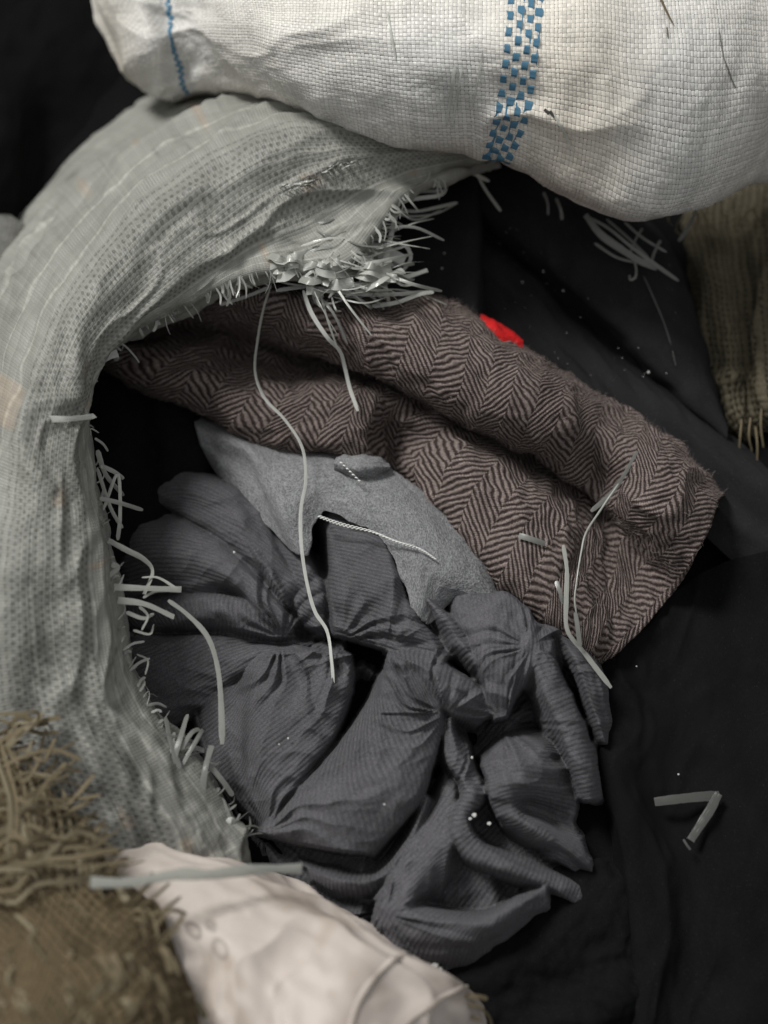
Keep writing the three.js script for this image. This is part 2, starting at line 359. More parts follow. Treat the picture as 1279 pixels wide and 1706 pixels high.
// dark ribbed suiting: ribs along u
M.rib = fabric((() => {
  const n = 1536, size = 0.15, pitch = 0.15 / 66;
  return texture(n, size, (u, v) => {
    const y = v + (blot(u, v, 100, 81, 15) - 0.5) * 0.0006;
    const st = 0.25 + 0.75 * sstep(0.25, 0.75, blot(u, v, 40, 85, 6) * 0.7 + 0.3 * blot(u, v, 160, 86, 24));
    const w = 0.5 + 0.5 * Math.sin(y / pitch * 6.2832);
    const tw = 0.5 + 0.5 * Math.sin((u + v * 0.6) * 6.2832 / 0.00085 + 2 * vn(u * 900, v * 900, 87)), fib = vn(u * 4200, v * 4200, 83), f2 = vn(u * 1700, v * 3000, 88);
    const h = 0.1 + 0.55 * Math.pow(w, 0.7) * (0.5 + 0.5 * st) + 0.16 * tw + 0.2 * fib;
    let k = (1 - 0.2 * st * (1 - sstep(0.1, 0.75, w))) * (0.4 + 0.24 * tw + 0.62 * fib + 0.4 * f2);
    k *= 0.9 + 0.25 * blot(u, v, 40, 84, 6);
    const lint = hash(Math.round(u * 9000), Math.round(v * 9000), 89) > 0.9985 ? 2.2 : 1;
    return [0.092 * k * lint, 0.09 * k * lint, 0.097 * k * lint, h];
  });
})(), 0.00042, { sheen: 0.5, sheenRoughness: 0.45, sheenColor: lin(0.22, 0.22, 0.25) });
M.felt = fabric(texture(1024, 0.15, (u, v) => {
  const a = vn(u * 1600, v * 1600, 91, 240, 240), b = vn(u * 4200, v * 4200, 92, 630, 630), c = vn(u * 260, v * 260, 93, 39, 39), d = vn(u * 5200, v * 900, 94, 780, 135);
  const k = 0.22 + 0.7 * a + 0.6 * b + 0.16 * c + 0.2 * d;
  return [0.2 * k, 0.202 * k, 0.209 * k, 0.5 * a + 0.3 * b + 0.2 * c];
}), 0.0005, { sheen: 0.5, sheenRoughness: 0.6, sheenColor: lin(0.25, 0.25, 0.26) });
const darkTex = (r, g, b, s) => texture(768, 0.15, (u, v) => {
  const a = vn(u * 2000, v * 2000, s, 300, 300), c = vn(u * 100, v * 100, s + 1, 15, 15), t = 0.5 + 0.5 * Math.sin((u + v) * 6.2832 / 0.0009375);
  const sp = a > 0.965 ? 2.2 : hash(Math.round(u * 7000), Math.round(v * 7000), s + 2) > 0.9994 ? 9 : 1;
  const k = (0.75 + 0.35 * a + 0.25 * c + 0.1 * t) * sp;
  return [r * k, g * k, b * k, 0.4 * a + 0.4 * t + 0.2 * c];
});
M.black = fabric(darkTex(0.0065, 0.0065, 0.0069, 101), 0.0003, { specularIntensity: 0.12 });
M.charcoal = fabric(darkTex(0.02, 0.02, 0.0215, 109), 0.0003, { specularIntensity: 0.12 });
M.red = fabric(texture(256, 0.03, (u, v) => { const a = vn(u * 3000, v * 3000, 110, 90, 90); const k = 0.8 + 0.4 * a; return [0.62 * k, 0.018 * k, 0.02 * k, a]; }), 0.0004);
function burlapTex(base, seed) {
  const size = 0.16, p = 0.004, cnt = 40;
  return texture(1024, size, (u, v) => {
    u += (vn(v * 100, 1, seed, 16) - 0.5) * 0.0016; v += (vn(u * 100, 2, seed + 1, 16) - 0.5) * 0.0016;
    const i = Math.floor(u / p), j = Math.floor(v / p), fu = u / p - i, fv = v / p - j, over = ((i + j) & 1) === 0;
    const wu = 0.42 - 0.16 * hash(i % cnt, 0, seed), wv = 0.42 - 0.16 * hash(0, j % cnt, seed + 1);
    const inU = Math.abs(fu - 0.5) < wu, inV = Math.abs(fv - 0.5) < wv;
    let h = 0.02, k = 0.3;
    if (over && inU) { h = 0.5 + 0.45 * Math.sin(Math.PI * fv) - 0.3 * Math.pow((fu - 0.5) / wu, 2); k = 0.85 + 0.3 * hash(i % cnt, 3, seed); }
    else if (inV) { h = 0.45 + (over ? 0 : 0.45) * Math.sin(Math.PI * fu) - 0.3 * Math.pow((fv - 0.5) / wv, 2); k = 0.8 + 0.3 * hash(j % cnt, 4, seed); }
    else if (inU) { h = 0.25; k = 0.7; }
    k *= 0.75 + 0.5 * vn(u * 2500, v * 2500, seed + 3, 400, 400) ; k *= 0.75 + 0.5 * vn(u * 62.5, v * 62.5, seed + 5, 10, 10);
    return [base[0] * k, base[1] * k, base[2] * k, h];
  });
}
M.burlap = fabric(burlapTex([0.115, 0.088, 0.052], 121), 0.0012);
M.olive = fabric(burlapTex([0.1, 0.087, 0.06], 131), 0.0009);
const tapeTex = texture(256, 0.02, (u, v) => { const a = vn(u * 200, v * 6000, 151, 4, 120), b = vn(u * 900, v * 900, 152, 18, 18); const k = 0.82 + 0.22 * a + 0.1 * b; return [k, k, k * 0.99, a]; });
const tapeMat = (r, g, b, e = {}) => fabric(tapeTex, 0.00006, { color: lin(r, g, b), roughness: 0.3, specularIntensity: 0.9, transmission: 0.3, thickness: 0, ...e });
M.dimGrey = fabric(weave(0.002, 512, 0.1, [0.2, 0.2, 0.185], 0.2), 0.0004);
M.tapeGrey = tapeMat(0.42, 0.43, 0.395);
M.tapePale = tapeMat(0.66, 0.67, 0.63, { roughness: 0.25, specularIntensity: 1, clearcoat: 0.5, clearcoatRoughness: 0.15 });
M.tapeDull = tapeMat(0.24, 0.245, 0.23);
M.tapeDark = tapeMat(0.09, 0.09, 0.085);
M.tapeStraw = tapeMat(0.15, 0.122, 0.076, { roughness: 0.7, transmission: 0, specularIntensity: 0.3 });
M.tapeStrawPale = tapeMat(0.21, 0.18, 0.12, { roughness: 0.6, transmission: 0, specularIntensity: 0.3 });
M.tapeBlue = tapeMat(0.075, 0.2, 0.31, { transmission: 0 });
M.cotton = new THREE.MeshStandardMaterial({ color: lin(0.72, 0.72, 0.7), roughness: 0.9 });
M.stitch = new THREE.MeshStandardMaterial({ color: lin(0.33, 0.29, 0.24), roughness: 0.9 });
M.lint = new THREE.MeshStandardMaterial({ color: lin(0.5, 0.5, 0.48), roughness: 0.9 });
M.fuzz = new THREE.MeshStandardMaterial({ color: lin(0.26, 0.21, 0.19), roughness: 0.9 });
M.ground = fabric(darkTex(0.07, 0.067, 0.062, 161), 0.0003);

// ---------------------------------------------------------------- the ground
{
  const g = new THREE.PlaneGeometry(3, 3, 1, 1); g.rotateX(-Math.PI / 2); g.translate(0, -0.002, 0);
  const m = new THREE.Mesh(g, M.ground); m.name = 'ground'; m.userData = { kind: 'structure', label: 'dark ground under the heap' }; m.receiveShadow = m.castShadow = true; scene.add(m);
}
// ---------------------------------------------------------------- dark cloths under and around
{
  thing('black_cloth', 'added black sheet beneath the ribbed and herringbone pieces to darken their crevices', 'cloth', sheet([  // added sheet: its black paints shade into the crevices above
    [[-380, -260, 10], [-380, 600, 10], [-380, 950, 6], [-380, 1300, 6], [-380, 2150, 8]],
    [[250, -260, 30], [190, 640, 30], [220, 950, 6], [260, 1300, 6], [300, 2150, 12]],
    [[500, -260, 34], [350, 640, 24], [420, 1000, 6], [480, 1300, 6], [500, 2150, 14]],
    [[700, -260, 30], [640, 620, 24], [700, 1000, 6], [740, 1300, 6], [760, 2150, 14]],
    [[1000, -260, 24], [950, 640, 22], [960, 1000, 6], [980, 1300, 6], [1000, 2150, 14]],
    [[1720, -260, 12], [1720, 640, 12], [1720, 1000, 6], [1720, 1300, 6], [1720, 2150, 8]],
  ], { nt: 120, ns: 90, amp: 10, freq: [9, 9], seed: 3, ridge: 12, ridgeF: [14, 20] }), M.black);
  thing('black_cloth', 'black cloth tucked in the hollow at the torn sack edge left of the herringbone', 'cloth', sheet([
    [[100, 560, 60], [110, 700, 62], [140, 820, 60], [190, 940, 50]],
    [[170, 610, 60], [190, 700, 66], [205, 800, 62], [235, 900, 52]],
    [[230, 640, 52], [238, 720, 56], [250, 800, 52], [270, 880, 46]],
    [[270, 660, 60], [280, 730, 70], [290, 800, 62], [300, 860, 50]],
    [[320, 680, 50], [335, 740, 56], [335, 800, 50], [330, 850, 40]],
    [[350, 690, 26], [360, 750, 28], [350, 800, 25], [340, 850, 20]],
  ], { nt: 60, ns: 50, amp: 5, seed: 6 }), M.black);
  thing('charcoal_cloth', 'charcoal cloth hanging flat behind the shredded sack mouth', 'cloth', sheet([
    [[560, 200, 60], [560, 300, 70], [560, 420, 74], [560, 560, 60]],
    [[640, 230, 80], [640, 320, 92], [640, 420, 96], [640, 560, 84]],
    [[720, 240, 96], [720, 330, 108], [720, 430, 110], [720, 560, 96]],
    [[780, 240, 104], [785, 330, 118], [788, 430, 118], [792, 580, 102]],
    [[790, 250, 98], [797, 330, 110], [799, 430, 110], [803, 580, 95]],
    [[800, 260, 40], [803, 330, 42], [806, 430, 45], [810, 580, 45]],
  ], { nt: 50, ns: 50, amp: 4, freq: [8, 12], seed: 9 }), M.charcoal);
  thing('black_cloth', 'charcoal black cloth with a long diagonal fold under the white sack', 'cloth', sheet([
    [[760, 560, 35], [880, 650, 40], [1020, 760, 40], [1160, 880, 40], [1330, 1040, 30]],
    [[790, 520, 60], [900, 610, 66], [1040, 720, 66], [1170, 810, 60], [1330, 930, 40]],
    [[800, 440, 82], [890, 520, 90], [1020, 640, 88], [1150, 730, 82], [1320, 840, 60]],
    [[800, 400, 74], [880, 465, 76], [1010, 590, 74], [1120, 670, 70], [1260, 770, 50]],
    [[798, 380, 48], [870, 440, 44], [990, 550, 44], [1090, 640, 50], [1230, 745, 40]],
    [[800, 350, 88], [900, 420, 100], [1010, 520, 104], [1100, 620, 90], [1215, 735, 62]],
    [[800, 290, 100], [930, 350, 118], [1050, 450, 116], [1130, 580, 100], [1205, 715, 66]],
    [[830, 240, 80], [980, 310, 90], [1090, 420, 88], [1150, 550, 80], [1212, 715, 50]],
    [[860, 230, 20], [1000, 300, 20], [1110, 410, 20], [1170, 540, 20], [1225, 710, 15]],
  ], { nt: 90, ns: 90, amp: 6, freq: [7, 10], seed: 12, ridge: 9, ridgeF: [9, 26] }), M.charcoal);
  thing('black_cloth', 'deep black cloth along the frame edge below the herringbone corner', 'cloth', sheet([
    [[990, 1020, 25], [985, 1200, 25], [1000, 1330, 25], [1035, 1500, 22], [1050, 1760, 14]],
    [[1020, 1000, 45], [1004, 1180, 44], [1008, 1300, 55], [1052, 1500, 52], [1070, 1760, 30]],
    [[1040, 1000, 50], [1040, 1180, 46], [1030, 1290, 60], [1075, 1500, 56], [1100, 1760, 32]],
    [[1100, 1000, 40], [1110, 1200, 40], [1110, 1340, 36], [1140, 1500, 36], [1150, 1760, 26]],
    [[1180, 950, 46], [1190, 1200, 52], [1200, 1340, 48], [1220, 1500, 46], [1230, 1760, 30]],
    [[1340, 900, 50], [1340, 1200, 56], [1340, 1340, 50], [1340, 1500, 46], [1340, 1760, 30]],
  ], { nt: 90, ns: 80, amp: 8, freq: [6, 10], seed: 15, ridge: 16, ridgeF: [12, 26] }), M.black);
  thing('black_cloth', 'limp ribbed cloth beneath the curled hem with its shadow painted black', 'cloth', sheet([  // ribbed cloth running on in shadow, the shade put into its black
    [[600, 1600, 10], [720, 1560, 20], [860, 1480, 24], [960, 1440, 30], [1040, 1420, 20]],
    [[640, 1640, 30], [760, 1610, 36], [880, 1530, 42], [970, 1490, 46], [1050, 1470, 30]],
    [[700, 1690, 40], [800, 1640, 48], [900, 1580, 52], [990, 1540, 52], [1070, 1520, 34]],
    [[760, 1760, 34], [860, 1690, 34], [940, 1640, 36], [1010, 1600, 40], [1080, 1580, 30]],
    [[860, 1800, 40], [930, 1740, 44], [990, 1680, 44], [1050, 1650, 44], [1100, 1640, 28]],
    [[900, 1850, 10], [980, 1800, 10], [1040, 1740, 10], [1090, 1700, 10], [1130, 1680, 8]],
  ], { nt: 70, ns: 60, amp: 7, seed: 17, ridge: 14, ridgeF: [10, 30] }), M.black);
  thing('black_bag', 'black bag lying in the gloom beyond the grey sack', 'bag', sheet([
    [[-120, -120, 20], [-120, 60, 20], [-120, 240, 20], [-120, 420, 20]],
    [[-40, -120, 110], [-30, 60, 120], [-30, 240, 110], [-40, 420, 80]],
    [[60, -120, 90], [30, 90, 100], [24, 250, 90], [0, 400, 60]],
    [[160, -120, 70], [110, 100, 70], [50, 260, 50], [30, 400, 40]],
    [[260, -120, 40], [200, 100, 40], [120, 280, 24], [60, 420, 20]],
    [[340, -120, 0], [300, 120, 0], [200, 320, 0], [100, 440, 0]],
  ], { nt: 60, ns: 60, amp: 6, freq: [5, 8], seed: 20 }), M.black);
  thing('grey_sack', 'small corner of a dim grey sack showing below the black bag', 'sack', sheet([
    [[-100, 340, 40], [-20, 345, 60], [40, 372, 60], [75, 410, 30]],
    [[-100, 360, 80], [-20, 372, 100], [30, 395, 90], [60, 425, 50]],
    [[-100, 420, 90], [-20, 430, 110], [20, 440, 100], [50, 450, 60]],
    [[-100, 500, 40], [-20, 500, 50], [20, 500, 50], [50, 500, 30]],
  ], { nt: 40, ns: 40, amp: 3, seed: 22 }), M.dimGrey);
}
// ---------------------------------------------------------------- olive sack at the frame edge
{
  const s = thing('olive_sack', 'olive brown burlap sack edge beside the black diagonal fold', 'sack');
  mesh('fabric', sheet([
    [[1130, 280, 20], [1130, 370, 11], [1150, 470, 21], [1170, 580, 21], [1205, 715, 16], [1240, 745, 14]],
    [[1150, 280, 20], [1150, 370, 33], [1168, 470, 56], [1185, 580, 57], [1212, 705, 46], [1245, 735, 28]],
    [[1185, 280, 20], [1185, 370, 44], [1200, 480, 72], [1212, 580, 75], [1228, 690, 64], [1255, 725, 35]],
    [[1220, 280, 20], [1220, 370, 39], [1238, 480, 58], [1246, 580, 60], [1250, 690, 51], [1262, 730, 28]],
    [[1260, 280, 20], [1260, 370, 50], [1268, 480, 77], [1272, 580, 81], [1270, 690, 70], [1272, 720, 42]],
    [[1360, 280, 20], [1360, 370, 44], [1360, 480, 62], [1360, 580, 62], [1360, 690, 56], [1360, 720, 35]],
  ], { nt: 60, ns: 60, amp: 4, seed: 25, edge0: 5, ridge: 16, ridgeF: [18, 40] }), M.olive, s);
  for (let k = 0; k < 9; k++) { const x = 1120 + k * 18 + rr(-6, 6), y = 380 + rr(-10, 30); mesh('loose_fibre', tape([[x, y, 80], [x - rr(-20, 22), y - rr(10, 30), 92], [x + rr(-35, 25), y - rr(25, 55), 84]], rr(2, 4)), M.tapeStraw, s); }
  for (const [x, y] of [[1250, 735], [1268, 720], [1235, 738], [1258, 750]]) mesh('loose_fibre', tape([[x, y - 40, 78], [x + rr(-4, 4), y - 10, 70], [x + rr(-6, 6), y + rr(10, 30), 55]], 3), M.tapeStraw, s);
}
// ---------------------------------------------------------------- ribbed cloth, one crumpled length
{
  const R = Math.PI / 180, parts = [];
  const add = (g, o) => { if (o.lead) for (const q of g) q.unshift([q[0][0] - o.lead, q[0][1] + 8, q[0][2] * 0.45]); for (const [a, b] of [[0, 1], [g.length - 1, g.length - 2]]) g[a].forEach((p, k) => { p[2] = Math.max(p[2], (o.tuck ?? 0.45) * g[b][k][2]); }); parts.push(sheet(g, { nt: 70, ns: 50, amp: 3.2, freq: [9, 14], ridge: 10, ridgeF: [10, 62], seed: 30 + parts.length * 7, fine: 0.6, off: [parts.length * 0.013, parts.length * 0.021], ...o })); };
  // the cloth's low ground between the folds
  add([[[300, 1090, 14], [430, 1080, 16], [560, 1060, 20], [700, 1000, 20], [860, 1020, 18], [963, 1060, 3]],
    [[320, 1180, 22], [440, 1180, 24], [570, 1160, 26], [720, 1120, 28], [870, 1120, 28], [978, 1180, 3]],
    [[350, 1280, 24], [460, 1290, 26], [590, 1280, 28], [740, 1240, 32], [880, 1230, 30], [983, 1300, 3]],
    [[400, 1370, 22], [490, 1390, 26], [610, 1380, 30], [750, 1360, 32], [890, 1350, 32], [988, 1420, 3]],
    [[450, 1440, 20], [530, 1470, 24], [630, 1480, 28], [770, 1480, 36], [900, 1470, 36], [978, 1500, 3]],
    [[520, 1500, 14], [590, 1550, 16], [660, 1590, 18], [790, 1580, 20], [900, 1530, 20], [970, 1540, 6]],
    [[540, 1540, 4], [610, 1600, 4], [690, 1630, 4], [800, 1610, 4], [900, 1560, 4], [960, 1560, 2]]], { rot: 40 * R, ridge: 34, ridgeF: [22, 26], nt: 140, ns: 110, tuck: 0.2 });
  // pleats at the upper corner
  add([[[285, 785, 50], [360, 795, 62], [430, 850, 70], [490, 930, 70], [545, 1005, 55]],
    [[282, 815, 66], [350, 830, 92], [420, 890, 96], [480, 955, 92], [540, 1022, 66]],
    [[276, 838, 58], [312, 852, 74], [402, 925, 78], [455, 985, 72], [522, 1045, 54]],
    [[272, 845, 20], [305, 862, 30], [392, 936, 34], [440, 1000, 34], [505, 1060, 24]]], { rot: 12 * R, lead: 40 });
  add([[[400, 900, 60], [425, 935, 66], [455, 975, 64], [475, 1010, 55]],
    [[412, 902, 92], [436, 935, 96], [460, 975, 92], [482, 1012, 70]],
    [[424, 905, 80], [450, 938, 86], [472, 975, 82], [490, 1012, 60]],
    [[430, 915, 50], [455, 948, 52], [476, 985, 50], [492, 1020, 40]]], { rot: 70 * R, amp: 2 });
  add([[[430, 860, 60], [500, 920, 66], [530, 980, 60], [545, 1040, 45]],
    [[450, 900, 80], [510, 940, 96], [540, 985, 88], [552, 1035, 62]],
    [[470, 950, 76], [510, 985, 90], [535, 1010, 84], [550, 1045, 58]],
    [[480, 1000, 60], [510, 1025, 70], [530, 1045, 66], [545, 1060, 45]],
    [[480, 1030, 30], [510, 1050, 34], [530, 1065, 30], [545, 1075, 24]]], { rot: 18 * R });
  add([[[250, 862, 30], [312, 858, 40], [402, 930, 48], [460, 985, 50], [500, 1030, 40]],
    [[246, 888, 60], [320, 888, 84], [402, 944, 86], [452, 1000, 82], [492, 1045, 62]],
    [[246, 930, 68], [330, 940, 92], [390, 968, 94], [432, 1012, 86], [482, 1056, 62]],
    [[250, 968, 50], [322, 980, 64], [392, 986, 66], [432, 1020, 60], [474, 1062, 46]],
    [[256, 990, 16], [322, 1000, 20], [390, 1005, 22], [425, 1035, 22], [462, 1070, 18]]], { rot: 3 * R, lead: 50 });
  add([[[250, 1000, 20], [330, 982, 40], [402, 982, 46], [440, 1004, 50], [452, 1030, 46]],
    [[255, 1018, 48], [330, 1002, 74], [395, 1006, 80], [446, 1026, 80], [484, 1046, 66]],
    [[275, 1040, 44], [340, 1030, 66], [404, 1040, 72], [452, 1056, 70], [494, 1062, 52]],
    [[285, 1060, 14], [350, 1060, 20], [410, 1070, 24], [452, 1078, 24], [494, 1076, 20]]], { rot: 80 * R, lead: 60 });
  add([[[230, 1060, 20], [330, 1056, 30], [420, 1066, 36], [500, 1076, 44], [575, 1072, 40]],
    [[230, 1090, 45], [330, 1075, 52], [420, 1080, 56], [505, 1084, 62], [578, 1088, 56]],
    [[232, 1130, 50], [325, 1120, 56], [410, 1110, 60], [470, 1098, 60], [575, 1098, 50]],
    [[240, 1180, 34], [318, 1168, 40], [390, 1150, 44], [440, 1120, 44], [560, 1105, 40]],
    [[250, 1220, 8], [318, 1200, 10], [395, 1180, 12], [435, 1150, 14], [540, 1120, 14]]], { rot: 25 * R, lead: 40 });
  // flat panel by the sack edge
  add([[[330, 1150, 30], [335, 1200, 34], [350, 1260, 34], [390, 1330, 34], [430, 1385, 30]],
    [[395, 1140, 56], [385, 1200, 60], [392, 1265, 62], [420, 1330, 62], [440, 1376, 56]],
    [[436, 1094, 80], [432, 1160, 84], [428, 1230, 86], [440, 1310, 80], [447, 1370, 66]],
    [[505, 1084, 90], [505, 1145, 96], [490, 1225, 96], [470, 1300, 88], [452, 1366, 68]],
    [[575, 1088, 88], [574, 1150, 92], [556, 1215, 88], [505, 1292, 82], [456, 1362, 66]],
    [[588, 1092, 40], [586, 1155, 44], [564, 1222, 42], [512, 1302, 40], [462, 1370, 30]]], { rot: 52 * R, amp: 2.2, ridge: 5, ridgeF: [14, 30] });
  // broad panel
  add([[[632, 1130, 40], [600, 1184, 40], [548, 1256, 40], [486, 1332, 40], [428, 1392, 36]],
    [[642, 1104, 96], [612, 1174, 90], [556, 1250, 86], [492, 1330, 84], [436, 1392, 72]],
    [[648, 1092, 118], [640, 1185, 118], [604, 1278, 112], [550, 1346, 104], [505, 1408, 84]],
    [[690, 1120, 118], [696, 1200, 118], [676, 1270, 114], [636, 1340, 106], [575, 1420, 82]],
    [[735, 1165, 100], [729, 1215, 102], [718, 1266, 98], [690, 1334, 92], [614, 1424, 72]],
    [[744, 1178, 50], [737, 1226, 50], [726, 1276, 50], [698, 1344, 44], [620, 1436, 30]]], { rot: -38 * R, amp: 2.6, nt: 90, ns: 80, ridge: 6, ridgeF: [12, 30] });
  // roll from the apex
  add([[[636, 1096, 70], [690, 1080, 70], [750, 1105, 72], [815, 1160, 66]],
    [[648, 1088, 122], [700, 1104, 130], [762, 1146, 126], [828, 1188, 96]],
    [[654, 1110, 108], [700, 1138, 116], [748, 1178, 112], [802, 1206, 84]],
    [[660, 1130, 60], [700, 1165, 60], [745, 1202, 55], [790, 1218, 44]]], { rot: 84 * R });
  // centre panel below the felt
  add([[[534, 850, 40], [550, 930, 46], [552, 990, 44], [550, 1040, 34]],
    [[546, 850, 92], [560, 930, 104], [564, 1000, 102], [566, 1062, 80]],
    [[600, 850, 104], [610, 940, 120], [620, 1010, 118], [630, 1082, 86]],
    [[640, 880, 104], [664, 960, 116], [694, 1030, 118], [738, 1100, 104]],
    [[652, 905, 60], [680, 970, 66], [712, 1032, 70], [756, 1098, 70]]], { rot: -88 * R });
  add([[[642, 880, 60], [672, 950, 64], [706, 1020, 68], [758, 1094, 70], [815, 1160, 60]],
    [[656, 880, 104], [692, 955, 114], [727, 1018, 114], [778, 1084, 112], [828, 1155, 92]],
    [[680, 890, 90], [712, 965, 98], [744, 1026, 98], [794, 1088, 94], [836, 1145, 76]],
    [[690, 900, 40], [725, 975, 44], [756, 1036, 44], [804, 1096, 44], [842, 1140, 40]]], { rot: 82 * R });
  // panel with upright ribs under the felt tip
  add([[[736, 990, 56], [760, 1060, 66], [790, 1122, 70], [822, 1190, 60]],
    [[752, 985, 96], [780, 1060, 108], [806, 1122, 112], [832, 1200, 98]],
    [[800, 985, 106], [822, 1058, 122], [836, 1122, 122], [846, 1196, 100]],
    [[850, 995, 106], [872, 1058, 124], [868, 1112, 120], [860, 1170, 96]],
    [[900, 1040, 96], [914, 1084, 106], [896, 1126, 98], [872, 1152, 84]],
    [[930, 1065, 60], [938, 1100, 60], [914, 1136, 56], [880, 1158, 50]]], { rot: 8 * R });
  // straps running down
  add([[[862, 1120, 60], [892, 1190, 66], [930, 1265, 62], [958, 1330, 44]],
    [[890, 1086, 116], [918, 1168, 120], [955, 1250, 110], [984, 1336, 78]],
    [[916, 1088, 104], [942, 1160, 106], [980, 1250, 94], [1002, 1332, 58]],
    [[924, 1100, 40], [948, 1165, 44], [986, 1255, 40], [1008, 1335, 30]]], { rot: 84 * R });
  add([[[896, 1050, 60], [940, 1108, 66], [964, 1170, 62], [992, 1236, 48]],
    [[918, 1040, 104], [962, 1102, 106], [984, 1165, 98], [1008, 1238, 70]],
    [[945, 1050, 88], [985, 1112, 90], [1000, 1175, 84], [1014, 1240, 58]],
    [[955, 1060, 30], [994, 1120, 30], [1006, 1182, 30], [1020, 1246, 26]]], { rot: 84 * R });
  // bowl
  add([[[800, 1262, 46], [850, 1228, 56], [905, 1225, 50], [950, 1260, 36]],
    [[806, 1290, 84], [852, 1262, 102], [905, 1258, 92], [960, 1300, 48]],
    [[812, 1325, 98], [850, 1310, 116], [890, 1305, 100], [965, 1335, 44]],
    [[818, 1345, 88], [852, 1342, 98], [878, 1346, 66], [960, 1372, 34]],
    [[828, 1362, 82], [868, 1370, 102], [920, 1398, 92], [985, 1440, 48]],
    [[840, 1390, 34], [880, 1412, 40], [930, 1440, 36], [990, 1470, 18]]], { rot: 5 * R });
  // ruffled rim
  add([[[730, 1180, 40], [734, 1260, 50], [758, 1320, 46], [744, 1370, 44], [764, 1432, 44], [848, 1474, 40], [930, 1504, 24], [1000, 1540, 8]],
    [[742, 1180, 84], [752, 1260, 96], [782, 1314, 96], [760, 1368, 100], [780, 1418, 98], [862, 1456, 90], [944, 1484, 64], [1016, 1524, 22]],
    [[752, 1182, 78], [768, 1256, 90], [798, 1318, 88], [774, 1366, 94], [794, 1404, 90], [874, 1442, 82], [954, 1472, 58], [1024, 1512, 18]],
    [[760, 1190, 30], [778, 1250, 36], [806, 1326, 30], [784, 1366, 32], [806, 1396, 34], [884, 1432, 34], [962, 1462, 24], [1030, 1500, 8]]], { rot: 84 * R, nt: 110 });
  // lower pleats
  add([[[738, 1290, 20], [700, 1372, 30], [650, 1452, 34], [616, 1502, 24]],
    [[742, 1286, 58], [714, 1370, 80], [668, 1450, 88], [632, 1504, 76]],
    [[756, 1305, 66], [744, 1380, 90], [712, 1448, 94], [668, 1512, 84]],
    [[766, 1340, 50], [772, 1400, 62], [752, 1452, 64], [704, 1506, 60]],
    [[772, 1360, 10], [780, 1416, 14], [764, 1470, 14], [724, 1520, 14]]], { rot: 22 * R });
  add([[[640, 1476, 40], [716, 1506, 44], [790, 1520, 46], [850, 1500, 48], [898, 1468, 40]],
    [[630, 1492, 88], [702, 1526, 96], [782, 1536, 98], [850, 1516, 98], [908, 1476, 80]],
    [[622, 1528, 82], [682, 1562, 92], [762, 1568, 90], [840, 1546, 86], [914, 1498, 66]],
    [[628, 1560, 44], [682, 1600, 48], [752, 1606, 44], [818, 1584, 40], [910, 1522, 34]],
    [[650, 1580, 8], [702, 1620, 8], [762, 1624, 8], [822, 1610, 8], [905, 1545, 8]]], { rot: 80 * R });
  add([[[492, 1428, 20], [556, 1444, 30], [616, 1450, 34], [664, 1398, 40], [700, 1326, 50]],
    [[506, 1446, 56], [560, 1462, 76], [625, 1464, 80], [680, 1404, 86], [712, 1322, 90]],
    [[520, 1470, 46], [570, 1488, 60], [636, 1478, 66], [696, 1410, 72], [724, 1334, 72]],
    [[530, 1488, 8], [580, 1500, 10], [648, 1490, 12], [706, 1420, 14], [732, 1345, 14]]], { rot: 80 * R });
  thing('ribbed_cloth', 'crumpled dark grey ribbed cloth spilling from the torn sack', 'cloth', drape(parts, 190, 760, 1040, 1650, 2, { amp: 3, reach: 14, blur: 2, deep: 0.6, pinch: [[836, 1200, 13, 75, 1.05], [640, 1080, 10, 100, 0.95], [470, 1066, 13, 85, 1.1], [745, 1190, 11, 85, 0.95], [440, 1385, 12, 110, 1.2], [640, 1520, 12, 95, 1.1], [560, 1060, 11, 95, 1.0], [885, 1075, 10, 80, 1.0]] }), M.rib);
}
